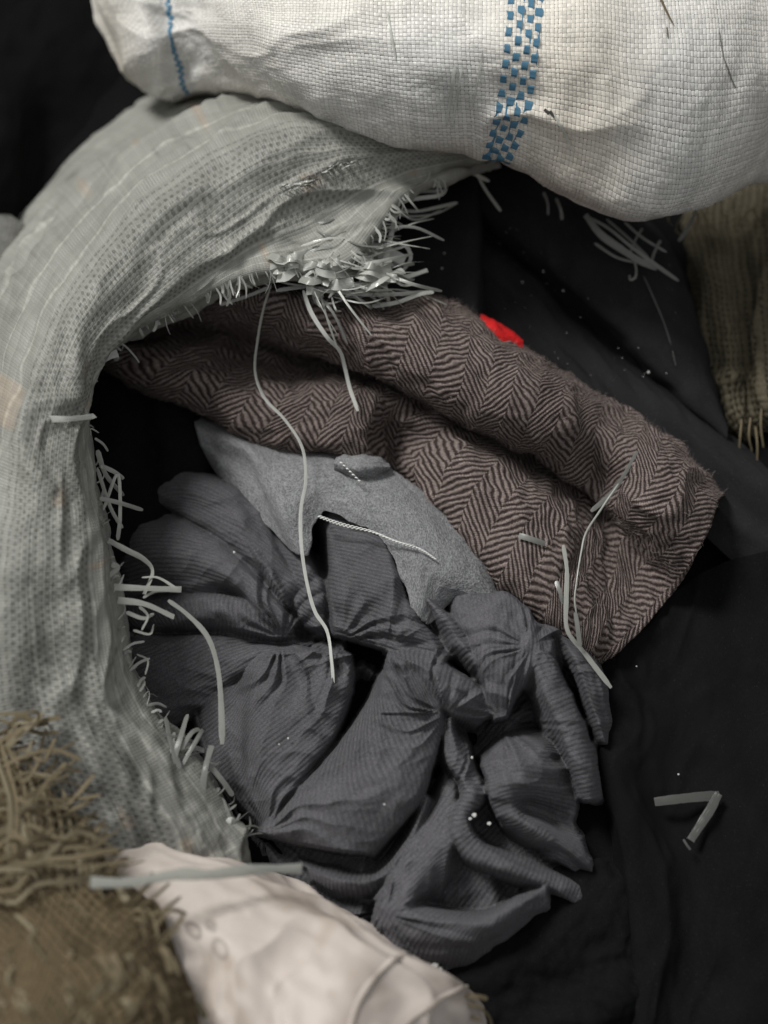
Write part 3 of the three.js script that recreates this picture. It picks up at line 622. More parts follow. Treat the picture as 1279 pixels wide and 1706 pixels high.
// ---------------------------------------------------------------- felt scrap
let feltG;
{
  const s = thing('felt_scrap', 'pale grey felt scrap with ragged tips draped on the ribbed cloth', 'cloth scrap');
  feltG = sheet([
    [[322, 690, 40], [400, 715, 60], [470, 745, 76], [545, 755, 88], [620, 765, 92], [680, 800, 98], [740, 855, 104], [800, 930, 100], [843, 1014, 84]],
    [[326, 715, 66], [405, 745, 92], [470, 780, 104], [545, 785, 112], [620, 800, 116], [675, 835, 122], [732, 890, 126], [785, 955, 116], [832, 1016, 92]],
    [[332, 740, 62], [410, 775, 80], [470, 825, 118], [535, 815, 116], [605, 830, 126], [665, 868, 132], [722, 925, 132], [765, 975, 118], [806, 1008, 94]],
    [[340, 758, 50], [432, 815, 90], [478, 872, 118], [528, 835, 112], [596, 852, 126], [660, 900, 130], [706, 960, 128], [738, 990, 112], [772, 1002, 92]],
    [[346, 772, 36], [444, 876, 84], [506, 926, 106], [534, 858, 106], [590, 872, 118], [648, 915, 122], [694, 1030, 112], [716, 1040, 102], [745, 1002, 88]],
  ], { nt: 130, ns: 60, amp: 4, freq: [10, 10], seed: 61, thick: 0.0012, edge: 5, edgeF: 30, fine: 1.2, edge0: 1.5 });
  mesh('fabric', feltG, M.felt, s);
  mesh('rolled_hem', sheet([
    [[560, 790, 100], [590, 806, 104], [620, 800, 104], [645, 786, 98]],
    [[556, 772, 122], [588, 780, 132], [620, 780, 130], [650, 778, 112]],
    [[560, 762, 112], [590, 764, 122], [622, 764, 120], [648, 772, 104]],
    [[566, 756, 80], [592, 756, 84], [622, 758, 84], [644, 768, 80]],
  ], { nt: 40, ns: 30, amp: 6, freq: [20, 20], seed: 66 }), M.felt, s);
  for (let k = 0; k < 7; k++) { const x = 566 + k * 5, y = 770 + k * 5 ; mesh('stitch', tape([[x, y, 134], [x + 3, y + 1, 138], [x + 6, y + 3, 134]], 2.4, { seg: 6, arch: 0.4 }), M.cotton, s); }
}
// ---------------------------------------------------------------- herringbone cloth
let herrG;
{
  const s = thing('herringbone_cloth', 'brown herringbone wool cloth folded across the torn sack mouth', 'cloth');
  herrG = sheet([
    [[150, 612, 30], [240, 655, 36], [330, 694, 44], [425, 742, 52], [520, 760, 56], [596, 780, 60], [652, 782, 52], [720, 860, 56], [800, 952, 56], [880, 1025, 54], [956, 1085, 48], [1000, 1112, 36]],
    [[160, 600, 66], [245, 640, 84], [335, 678, 94], [430, 722, 100], [525, 740, 106], [596, 764, 108], [648, 768, 58], [722, 842, 108], [806, 930, 108], [886, 1005, 104], [960, 1066, 94], [1006, 1106, 64]],
    [[180, 590, 82], [265, 618, 102], [355, 648, 112], [450, 685, 120], [545, 692, 124], [604, 706, 122], [644, 716, 66], [740, 782, 122], [830, 862, 124], [908, 940, 120], [976, 1016, 108], [1030, 1086, 70]],
    [[200, 580, 76], [285, 590, 96], [375, 616, 92], [465, 650, 112], [560, 655, 116], [620, 660, 118], [672, 680, 100], [770, 744, 120], [860, 815, 120], [936, 890, 110], [1000, 975, 78], [1058, 1060, 72]],
    [[230, 560, 50], [310, 562, 64], [400, 586, 46], [480, 620, 58], [560, 620, 62], [640, 630, 56], [720, 670, 56], [800, 715, 56], [890, 765, 54], [960, 830, 54], [1016, 930, 50], [1085, 1030, 64]],
    [[250, 540, 38], [318, 540, 44], [400, 560, 36], [480, 590, 28], [570, 595, 24], [650, 620, 24], [730, 655, 24], [810, 695, 24], [890, 735, 24], [965, 790, 26], [1024, 880, 58], [1110, 1000, 54]],
    [[270, 522, 82], [326, 512, 98], [396, 528, 110], [466, 560, 116], [570, 598, 124], [662, 645, 128], [750, 694, 130], [836, 732, 130], [920, 766, 116], [994, 826, 80], [1050, 880, 100], [1135, 965, 90]],
    [[286, 508, 120], [336, 496, 142], [404, 502, 158], [478, 530, 168], [575, 570, 178], [668, 612, 186], [760, 660, 186], [850, 700, 180], [930, 728, 156], [1004, 788, 88], [1075, 850, 148], [1155, 935, 120]],
    [[300, 494, 130], [346, 482, 150], [414, 484, 166], [486, 502, 178], [580, 535, 190], [680, 560, 200], [772, 604, 198], [860, 652, 188], [942, 700, 164], [1010, 738, 122], [1100, 806, 166], [1178, 890, 126]],
    [[312, 484, 100], [356, 470, 116], [424, 468, 130], [496, 482, 140], [586, 510, 152], [690, 502, 158], [772, 528, 156], [862, 596, 146], [944, 648, 130], [1020, 696, 108], [1108, 742, 130], [1192, 838, 100]],
    [[322, 474, 40], [366, 460, 50], [434, 456, 60], [506, 468, 66], [592, 496, 70], [700, 490, 70], [784, 514, 70], [874, 582, 66], [954, 634, 60], [1034, 678, 56], [1120, 730, 56], [1202, 830, 40]],
  ], { nt: 240, ns: 170, amp: 10, freq: [10, 10], seed: 71, ridge: 13, ridgeF: [16, 24], thick: 0.0016, edge0: 3, edge: 4, fine: 2.2, rot: 0.06 });
  mesh('fabric', herrG, M.herring, s);
  // wool fibres standing off the cloth
  const v = [], idx = [];
  const hair = (p, d, len, w) => {
    const k0 = v.length / 3, side = new V3(rr(-1, 1), rr(-1, 1), rr(-1, 1)).cross(d).normalize(), bend = new V3(rr(-1, 1), rr(-1, 1), rr(-1, 1)).multiplyScalar(len * 0.45);
    for (let q = 0; q <= 4; q++) { const t = q / 4, c = p.clone().addScaledVector(d, len * t).addScaledVector(bend, t * t); for (const e of [-1, 1]) { const r = c.clone().addScaledVector(side, e * w * (1 - 0.5 * t)); v.push(r.x, r.y, r.z); } }
    for (let q = 0; q < 4; q++) { const a = k0 + q * 2; idx.push(a, a + 1, a + 2, a + 1, a + 3, a + 2); }
  };
  for (let k = 0; k < 16000; k++) {
    const e = rnd(), sA = e < 0.35 ? rr(0.86, 0.95) : e < 0.5 ? rr(0.52, 0.62) : rnd(), { p, n } = herrG.userData.at(sA, rnd());
    const d = n.clone().add(new V3(rr(-1, 1), rr(-0.3, 1), rr(-1, 1)).multiplyScalar(0.9)).normalize();
    hair(p, d, rr(0.0006, 0.003), rr(0.00003, 0.00008));
  }
  const g = new THREE.BufferGeometry(); g.setAttribute('position', new THREE.Float32BufferAttribute(v, 3)); g.setIndex(idx); g.computeVertexNormals();
  mesh('wool_fuzz', g, M.fuzz, s).userData.kind = 'stuff';
}
thing('red_scrap', 'small bright red cloth scrap peeking out behind the herringbone', 'cloth scrap', sheet([
  [[800, 520, 110], [820, 530, 116], [840, 545, 116], [866, 560, 110]],
  [[800, 545, 130], [822, 540, 142], [842, 556, 138], [870, 574, 124]],
  [[800, 560, 126], [820, 560, 138], [842, 578, 134], [866, 592, 120]],
  [[800, 585, 80], [820, 590, 84], [842, 606, 84], [866, 616, 80]],
], { nt: 40, ns: 30, amp: 6, freq: [14, 14], seed: 81 }), M.red);

// ---------------------------------------------------------------- torn grey sack
let greyG;
{
  const s = thing('torn_sack', 'torn grey woven plastic sack with a ragged mouth curving around the cloths', 'sack');
  greyG = sheet([
    [[930, 200, 60], [640, 120, 60], [400, 100, 40], [220, 160, 20], [40, 320, 0], [-80, 520, 0], [-160, 760, 0], [-220, 1000, 0], [-220, 1260, 0], [-120, 1500, 0], [-60, 1760, 0]],
    [[900, 215, 130], [640, 165, 150], [420, 145, 140], [270, 182, 110], [120, 292, 90], [-20, 470, 80], [-120, 740, 80], [-180, 1000, 80], [-160, 1250, 60], [-60, 1480, 40], [0, 1720, 30]],
    [[880, 225, 190], [630, 190, 240], [440, 172, 240], [300, 222, 220], [165, 330, 210], [40, 500, 220], [-40, 760, 220], [-80, 1000, 200], [-60, 1230, 140], [40, 1450, 90], [90, 1640, 60]],
    [[870, 238, 210], [640, 225, 270], [470, 232, 276], [345, 292, 264], [215, 400, 256], [100, 560, 262], [40, 790, 262], [20, 1000, 240], [40, 1200, 176], [120, 1410, 120], [170, 1580, 76]],
    [[860, 248, 205], [650, 260, 262], [500, 300, 268], [385, 370, 258], [262, 470, 246], [138, 610, 250], [94, 800, 250], [96, 1000, 222], [120, 1190, 168], [210, 1390, 124], [260, 1530, 84]],
    [[850, 258, 195], [660, 300, 240], [520, 380, 240], [405, 430, 232], [292, 505, 220], [156, 620, 222], [140, 800, 222], [160, 1000, 196], [190, 1180, 152], [300, 1370, 112], [350, 1490, 76]],
    [[836, 268, 192], [676, 322, 236], [572, 440, 236], [410, 458, 226], [300, 516, 206], [160, 604, 196], [158, 780, 186], [196, 980, 164], [238, 1140, 130], [372, 1330, 92], [420, 1440, 58]],
    [[832, 274, 160], [670, 330, 200], [566, 450, 204], [406, 466, 190], [294, 524, 160], [154, 612, 140], [142, 790, 110], [180, 990, 96], [222, 1150, 80], [350, 1350, 50], [400, 1450, 30]],
  ], { nt: 260, ns: 130, amp: 9, freq: [5, 9], seed: 91, ridge: 15, ridgeF: [5, 46], param: bandW * 1.22, off: [0, 0.0], fine: 1.5, edge: 6, edgeF: 70 });
  { // dark speckle, denser towards the sack's lower end
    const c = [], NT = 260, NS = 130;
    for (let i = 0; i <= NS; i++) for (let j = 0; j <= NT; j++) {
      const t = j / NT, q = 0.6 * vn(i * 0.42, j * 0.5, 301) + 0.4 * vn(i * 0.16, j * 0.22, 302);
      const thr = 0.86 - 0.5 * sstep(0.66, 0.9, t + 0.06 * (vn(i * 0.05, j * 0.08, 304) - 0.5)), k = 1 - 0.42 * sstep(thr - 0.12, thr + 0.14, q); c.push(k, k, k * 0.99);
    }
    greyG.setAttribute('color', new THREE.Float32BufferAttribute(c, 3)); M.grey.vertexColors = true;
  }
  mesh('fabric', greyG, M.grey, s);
  const T = (pts, w, m = M.tapeGrey, o) => mesh('loose_tape', tape(pts, w, o), m, s);
  // shreds at the mouth: tapes still woven into the edge
  const list = [
    // towards the black cloth
    [[[740, 262, 200], [800, 262, 196], [832, 272, 186]], 7], [[[740, 272, 200], [790, 278, 194], [818, 284, 180]], 6], [[[730, 280, 198], [770, 282, 196], [815, 302, 176]], 8, 1],
    [[[790, 278, 190], [805, 310, 176], [834, 352, 150]], 6], [[[760, 275, 192], [800, 262, 190], [850, 252, 190]], 5],
    [[[650, 335, 206], [700, 330, 200], [738, 322, 190], [742, 300, 186], [735, 285, 190]], 8, 1], [[[640, 345, 204], [690, 352, 190], [730, 345, 180], [762, 338, 168]], 7],
    [[[630, 350, 204], [680, 360, 186], [725, 356, 176], [756, 342, 166]], 5], [[[640, 330, 206], [690, 320, 198], [735, 318, 190]], 6], [[[650, 340, 204], [690, 366, 180], [735, 350, 170]], 4],
    [[[664, 330, 210], [656, 370, 216], [645, 420, 214], [634, 470, 196]], 11, 1], [[[612, 372, 214], [612, 400, 220], [608, 440, 210]], 9, 1],
    [[[520, 395, 222], [580, 390, 216], [640, 402, 206], [676, 410, 196], [684, 430, 184], [672, 450, 176]], 9, 1],
    [[[525, 405, 222], [590, 404, 218], [640, 416, 206], [675, 432, 190]], 14, 1], [[[525, 420, 220], [600, 424, 214], [650, 428, 200], [672, 436, 190]], 13, 1],
    [[[530, 384, 222], [570, 378, 214], [620, 380, 200], [640, 376, 190]], 6], [[[545, 372, 222], [580, 366, 210], [630, 372, 196], [645, 362, 190]], 5], [[[560, 362, 222], [600, 358, 206], [650, 356, 190]], 5],
    [[[540, 440, 214], [600, 448, 206], [640, 442, 192], [690, 440, 180]], 8], [[[560, 456, 210], [620, 458, 202], [670, 462, 186], [712, 450, 176]], 10, 1],
    [[[530, 480, 200], [600, 490, 196], [660, 490, 186], [716, 486, 176]], 8, 1], [[[620, 510, 180], [660, 504, 184], [700, 490, 182], [722, 486, 176]], 9, 1], [[[540, 486, 196], [590, 496, 192], [650, 482, 188], [700, 490, 178], [745, 508, 166]], 4],
    [[[570, 480, 200], [600, 500, 190], [620, 514, 176]], 6], [[[590, 470, 204], [622, 496, 190], [640, 515, 176]], 7], [[[640, 470, 200], [646, 495, 186], [650, 512, 176]], 8],
    [[[600, 380, 214], [596, 420, 222], [600, 460, 210]], 10], [[[632, 400, 206], [628, 440, 212], [640, 480, 196]], 8], [[[575, 386, 218], [566, 420, 224], [570, 462, 212]], 9, 1], [[[536, 392, 224], [532, 420, 226], [536, 448, 218]], 7, 1],
    [[[520, 470, 206], [526, 505, 190], [570, 516, 178], [600, 520, 172]], 5], [[[560, 475, 204], [620, 470, 196], [690, 466, 182]], 6],
    // over the herringbone's upper corner
    [[[340, 470, 206], [380, 466, 200], [430, 468, 196]], 8], [[[345, 455, 210], [400, 455, 204], [440, 462, 198]], 7], [[[366, 508, 180], [410, 494, 186], [450, 478, 196]], 7], [[[384, 430, 214], [420, 456, 206], [452, 480, 198]], 3],
    [[[392, 440, 218], [430, 450, 214], [470, 470, 206], [520, 478, 200]], 5], [[[460, 484, 196], [510, 478, 200], [560, 482, 196]], 6],
    // along the sack's side
    [[[250, 522, 200], [280, 522, 198], [300, 518, 190]], 10], [[[160, 606, 196], [180, 594, 200], [196, 588, 196]], 14, 1], [[[175, 580, 206], [200, 572, 204], [225, 594, 184], [232, 604, 176]], 5], [[[186, 586, 200], [195, 596, 190], [190, 600, 186]], 8],
    [[[76, 698, 262], [110, 698, 262], [150, 694, 240], [158, 692, 230]], 11, 1],
    [[[158, 730, 200], [172, 740, 190], [180, 752, 180]], 4], [[[162, 750, 196], [176, 790, 184], [206, 826, 168]], 9], [[[168, 776, 190], [190, 786, 180], [206, 798, 170]], 8],
    [[[162, 780, 192], [186, 850, 180], [204, 880, 166]], 6], [[[166, 830, 190], [200, 838, 178], [238, 850, 160]], 8], [[[172, 850, 186], [196, 790, 178], [200, 860, 172], [196, 900, 164]], 7],
    [[[180, 900, 186], [210, 916, 176], [240, 932, 166], [254, 950, 158], [240, 990, 152]], 10], [[[186, 940, 182], [196, 945, 178], [178, 962, 176]], 9],
    [[[190, 978, 180], [240, 980, 170], [302, 982, 158]], 11], [[[196, 1000, 176], [240, 1006, 168], [290, 1028, 152]], 11], [[[238, 996, 166], [258, 986, 160], [280, 985, 156]], 4],
    [[[210, 1020, 166], [240, 1030, 158], [256, 1022, 152]], 6], [[[222, 1050, 156], [250, 1056, 148], [256, 1040, 144]], 4], [[[228, 1090, 150], [246, 1100, 140], [242, 1124, 132]], 3],
    [[[232, 1010, 168], [246, 1026, 160], [236, 1050, 154]], 5], [[[300, 985, 156], [262, 962, 158], [236, 962, 160]], 5],
    // lower end
    [[[300, 1280, 120], [285, 1240, 124], [276, 1195, 112]], 9, 2], [[[286, 1276, 122], [300, 1230, 122], [312, 1190, 106]], 9, 2], [[[252, 1236, 124], [300, 1240, 120], [340, 1250, 104]], 10, 2], [[[300, 1250, 120], [320, 1220, 116], [332, 1214, 108]], 8, 2],
    [[[256, 1222, 126], [290, 1228, 120], [322, 1236, 110]], 8, 2], [[[336, 1320, 104], [342, 1280, 110], [352, 1242, 100]], 11, 2], [[[300, 1280, 114], [330, 1228, 114], [338, 1215, 106]], 6, 2], [[[346, 1272, 104], [370, 1300, 96], [388, 1326, 84]], 9, 2],
    [[[340, 1310, 100], [360, 1318, 96], [364, 1312, 92]], 6, 2], [[[266, 1280, 122], [284, 1250, 124], [290, 1220, 116]], 7, 2], [[[368, 1330, 90], [386, 1372, 84], [402, 1400, 70]], 9, 2], [[[378, 1340, 88], [392, 1380, 80], [415, 1430, 60]], 6, 3],
    [[[372, 1380, 82], [384, 1366, 88], [394, 1372, 80]], 10, 1], [[[380, 1396, 76], [392, 1390, 82], [404, 1398, 72]], 8, 1],
  ];
  const mats = [M.tapeGrey, M.tapePale, M.tapeDull, M.tapeDark];
  for (const [p, w, m = 0] of list) T(p, w * 0.85, mats[m], { roll: [rr(-0.5, 0.5), rr(-0.9, 0.9)] });
  for (let k = 0; k < 110; k++) {            // finer shreds in the tangle
    const x = rr(500, 650), y = rr(365, 500), L = rr(20, 110), a = rr(-0.35, 0.35) + (rnd() < 0.2 ? rr(-1.4, 1.4) : 0), h = 236 - (x - 500) * 0.14 - Math.max(0, y - 440) * 0.3 + rr(-8, 8), b = rr(-14, 14);
    T([[x, y, h], [x + L * 0.5 * Math.cos(a), y + L * 0.5 * Math.sin(a) + b, h + rr(0, 10)], [x + L * Math.cos(a), y + L * Math.sin(a) + rr(-8, 8), h - rr(4, 22)]], rr(1.5, 6), mats[[0, 1, 1, 2, 0][k % 5]], { seg: 10, roll: [rr(-0.8, 0.8), rr(-1.2, 1.2)] });
  }
  for (let k = 0; k < 26; k++) {            // crumpled films still held in the weave
    const x = rr(430, 610), y = rr(425, 488), L = rr(25, 70), a = rr(-0.5, 0.3), h = 240 - (x - 430) * 0.06 - Math.max(0, y - 440) * 0.25;
    T([[x, y, h], [x + L * 0.35 * Math.cos(a), y + L * 0.35 * Math.sin(a) + rr(-5, 5), h + rr(4, 12)], [x + L * 0.7 * Math.cos(a), y + L * 0.7 * Math.sin(a) + rr(-5, 5), h - rr(0, 6)], [x + L * Math.cos(a), y + L * Math.sin(a), h - rr(0, 14)]], rr(7, 17), mats[k % 3 ? 1 : 0], { seg: 14, arch: rr(-0.15, 0.15), roll: [rr(-0.9, 0.9), rr(-0.9, 0.9)] });
  }
  // short frayed ends all along the torn edge
  const inward = new V3();
  for (let k = 0; k < 190; k++) {
    const t = k < 60 ? rr(0.06, 0.32) : rr(0.3, 0.97), a = greyG.userData.at(0.8, t).p, b = greyG.userData.at(0.857, t), e = b.p;
    inward.copy(e).sub(a).normalize();
    const len = rr(0.002, 0.011), d = inward.clone().add(new V3(rr(-0.8, 0.8), rr(-0.1, 0.35), rr(-0.8, 0.8))).normalize();
    const d2 = d.clone().add(new V3(rr(-0.9, 0.9), rr(-0.8, 0.2), rr(-0.9, 0.9))).normalize();
    mesh('frayed_end', tapeW([a.clone().lerp(e, 0.5).addScaledVector(b.n, 0.0006), e.clone().addScaledVector(d, len * 0.5), e.clone().addScaledVector(d, len * 0.5).addScaledVector(d2, len * 0.6)], rr(0.0002, 0.0013), { seg: 7, roll: [rr(-0.4, 0.4), rr(-1, 1)] }), mats[t > 0.85 ? 2 : rnd() < 0.3 ? 1 : 0], s);
  }
  // worn scar with lifted threads on the sack's flank
  for (let k = 0; k < 26; k++) {
    const c = k / 25, x = 470 + c * 120 + rr(-8, 8), y = 318 - c * 52 + rr(-9, 9);
    mesh('lifted_thread', tape([[x - rr(6, 18), y + rr(-3, 8), 262], [x, y, 276 + rr(0, 6)], [x + rr(6, 18), y - rr(-2, 9), 262]], rr(1.5, 4), { seg: 7 }), mats[[0, 3, 1, 3][k % 4]], s);
  }
}
// ---------------------------------------------------------------- white sack on top
{
  const s = thing('white_sack', 'white woven plastic sack with blue checked stripes lying on top', 'sack');
  const g = sheet([
    [[150, -140, 166], [150, -20, 166], [178, 60, 151], [214, 128, 128], [250, 150, 106], [300, 120, 60]],
    [[190, -140, 235], [186, -20, 242], [206, 60, 227], [226, 120, 197], [258, 164, 151], [310, 130, 75]],
    [[236, -140, 258], [236, -20, 265], [246, 50, 247], [256, 110, 214], [276, 158, 166], [330, 140, 83]],
    [[278, -140, 256], [276, -20, 258], [284, 50, 235], [294, 105, 204], [306, 150, 166], [360, 140, 83]],
    [[318, -140, 280], [312, -20, 280], [330, 40, 273], [350, 100, 248], [362, 146, 204], [400, 140, 98]],
    [[400, -140, 334], [400, -20, 340], [410, 40, 334], [430, 110, 303], [450, 158, 250], [480, 140, 136]],
    [[540, -140, 372], [530, -20, 385], [530, 60, 379], [540, 140, 341], [560, 202, 280], [580, 170, 166]],
    [[700, -140, 387], [700, -20, 407], [700, 70, 404], [700, 170, 356], [706, 245, 288], [710, 200, 166]],
    [[876, -140, 387], [880, -20, 410], [872, 80, 410], [858, 180, 361], [832, 256, 288], [830, 220, 166]],
    [[1000, -140, 379], [1010, -20, 402], [1010, 90, 402], [1000, 220, 349], [950, 318, 273], [930, 270, 151]],
    [[1120, -140, 356], [1130, -20, 379], [1140, 110, 372], [1130, 260, 318], [1070, 362, 258], [1050, 310, 144]],
    [[1230, -140, 318], [1240, -20, 341], [1240, 110, 334], [1220, 240, 288], [1160, 340, 235], [1130, 310, 136]],
    [[1330, -140, 265], [1330, -20, 280], [1320, 110, 273], [1290, 210, 235], [1250, 300, 189], [1210, 290, 113]],
    [[1400, -140, 166], [1390, -20, 166], [1380, 110, 166], [1350, 210, 151], [1320, 290, 121], [1280, 290, 75]],
  ], { nt: 140, ns: 200, amp: 9, freq: [4, 4], seed: 111, fine: 1.6, off: [0.01, 0.02], ridge: 13, ridgeF: [20, 14] });
  mesh('fabric', g, M.white, s);
  // blue tapes woven over and under: seen only where they pass over
  const stripe = (s0, n, ds, w, t0, t1, step) => {
    for (let k = 0; k < n; k++) {
      const pts = [], nn = [], m = 300;
      for (let q = 0; q <= m; q++) {
        const t = t0 + (t1 - t0) * q / m, { n: nr } = g.userData.at(s0 + k * ds, t);
        const ph = Math.tanh(4 * Math.sin((q / m * step + (k & 1) * 0.5) * 6.2832));
        pts.push(g.userData.at(s0 + k * ds + (hash(q >> 3, k, 5) - 0.5) * 0.0006, t, 0.00022 + ph * 0.0004).p); nn.push(nr);
      }
      mesh('blue_tape', tapeW(pts, w, { normals: nn, seg: m, arch: 0.0 }), M.tapeBlue, s);
    }
  };
  stripe(0.6025, 4, 0.0078, 0.0031, 0.05, 0.84, 16);
  stripe(0.232, 2, 0.0055, 0.0026, 0.05, 0.82, 18);
  // slipped tapes, and dark strips painting the shade of gaps in the weave
  const L = (pts, w, m = M.tapeGrey) => mesh('loose_tape', tape(pts, w), m, s);
  const on = (px, py) => { let best = null, bd = 1e9; for (let i = 30; i <= 180; i++) for (let j = 10; j <= 118; j++) { const q = g.userData.at(i / 200, j / 140).p, c = q.clone().project(camera), x = (c.x + 1) / 2 * W0, y = (1 - c.y) / 2 * H0, d = (x - px) ** 2 + (y - py) ** 2; if (d < bd) { bd = d; best = [i / 200, j / 140]; } } return best; };
  const run = (a, b, w, m, lift = 0.0008) => { const [s0, t0] = on(...a), [s1, t1] = on(...b), pts = [], nn = []; for (let q = 0; q <= 10; q++) { const f = q / 10, r = g.userData.at(s0 + (s1 - s0) * f, t0 + (t1 - t0) * f, lift); pts.push(r.p); nn.push(r.n); } mesh('loose_tape', tapeW(pts, w * U, { normals: nn, seg: 20 }), m, s); };
  run([756, 110], [742, 210], 4, M.tapePale, 0.0005); run([768, 115], [752, 215], 3, M.tapePale, 0.0005); run([802, 88], [790, 180], 3, M.tapePale, 0.0005); run([640, 20], [660, 100], 3, M.tapePale, 0.0005);
  run([925, 190], [950, 248], 3, M.tapePale, 0.0012); run([903, 180], [914, 190], 6, M.tapeDark, 0.0005); run([916, 186], [926, 196], 4, M.tapeDark, 0.0005);
  run([1095, 0], [1117, 42], 4, M.tapeStraw, 0.0012); run([1110, 45], [1108, 65], 2, M.tapeStraw, 0.0005); run([1195, 55], [1205, 95], 2.5, M.tapeDull, 0.0004); run([1203, 95], [1222, 148], 2.5, M.tapeDull, 0.0004);
}
// strands hanging beneath the white sack
{
  const list = [
    [[[905, 320, 150], [912, 338, 146], [913, 358, 138]], 5], [[[926, 330, 150], [934, 350, 146], [936, 366, 136]], 6],
    [[[975, 358, 150], [1000, 390, 148], [1030, 412, 142], [1068, 436, 138], [1095, 446, 132]], 11], [[[975, 360, 150], [1010, 378, 150], [1050, 410, 146], [1090, 440, 138], [1130, 468, 122]], 6],
    [[[1048, 420, 140], [1058, 440, 134], [1058, 462, 130], [1050, 466, 128], [1048, 458, 128]], 5], [[[990, 405, 140], [1030, 430, 134], [1080, 440, 130]], 5], [[[1010, 365, 148], [1050, 400, 142], [1080, 430, 136]], 6],
    [[[1070, 380, 144], [1058, 400, 142], [1050, 420, 136]], 5], [[[1160, 350, 150], [1145, 380, 146], [1130, 402, 136]], 7], [[[1100, 400, 144], [1090, 420, 140], [1084, 440, 134]], 6], [[[1040, 370, 148], [1070, 396, 142], [1110, 420, 134]], 4],
  ];
  const lab = ['short grey plastic shred hanging highest under the white sack', 'short grey plastic shred second under the white sack', 'widest grey plastic shred lying on the black diagonal fold', 'long grey plastic shred crossing the widest one', 'hooked grey plastic shred with a curled tip on black cloth', 'thin grey shred lowest of the tangle on black cloth', 'grey shred inside the tangle parallel to the widest one',
    'short grey shred crossing the tangle near its top', 'straight grey shred nearest the olive sack', 'short grey shred crossing the tangle at its lower end', 'thinnest grey shred slanting through the tangle'];
  list.forEach(([p, w], k) => thing('plastic_shred', lab[k], 'plastic shred', tape(p, w, { roll: [rr(-0.4, 0.4), rr(-0.5, 0.5)] }), M.tapeDull, 'shreds tangled under the white sack'));
}
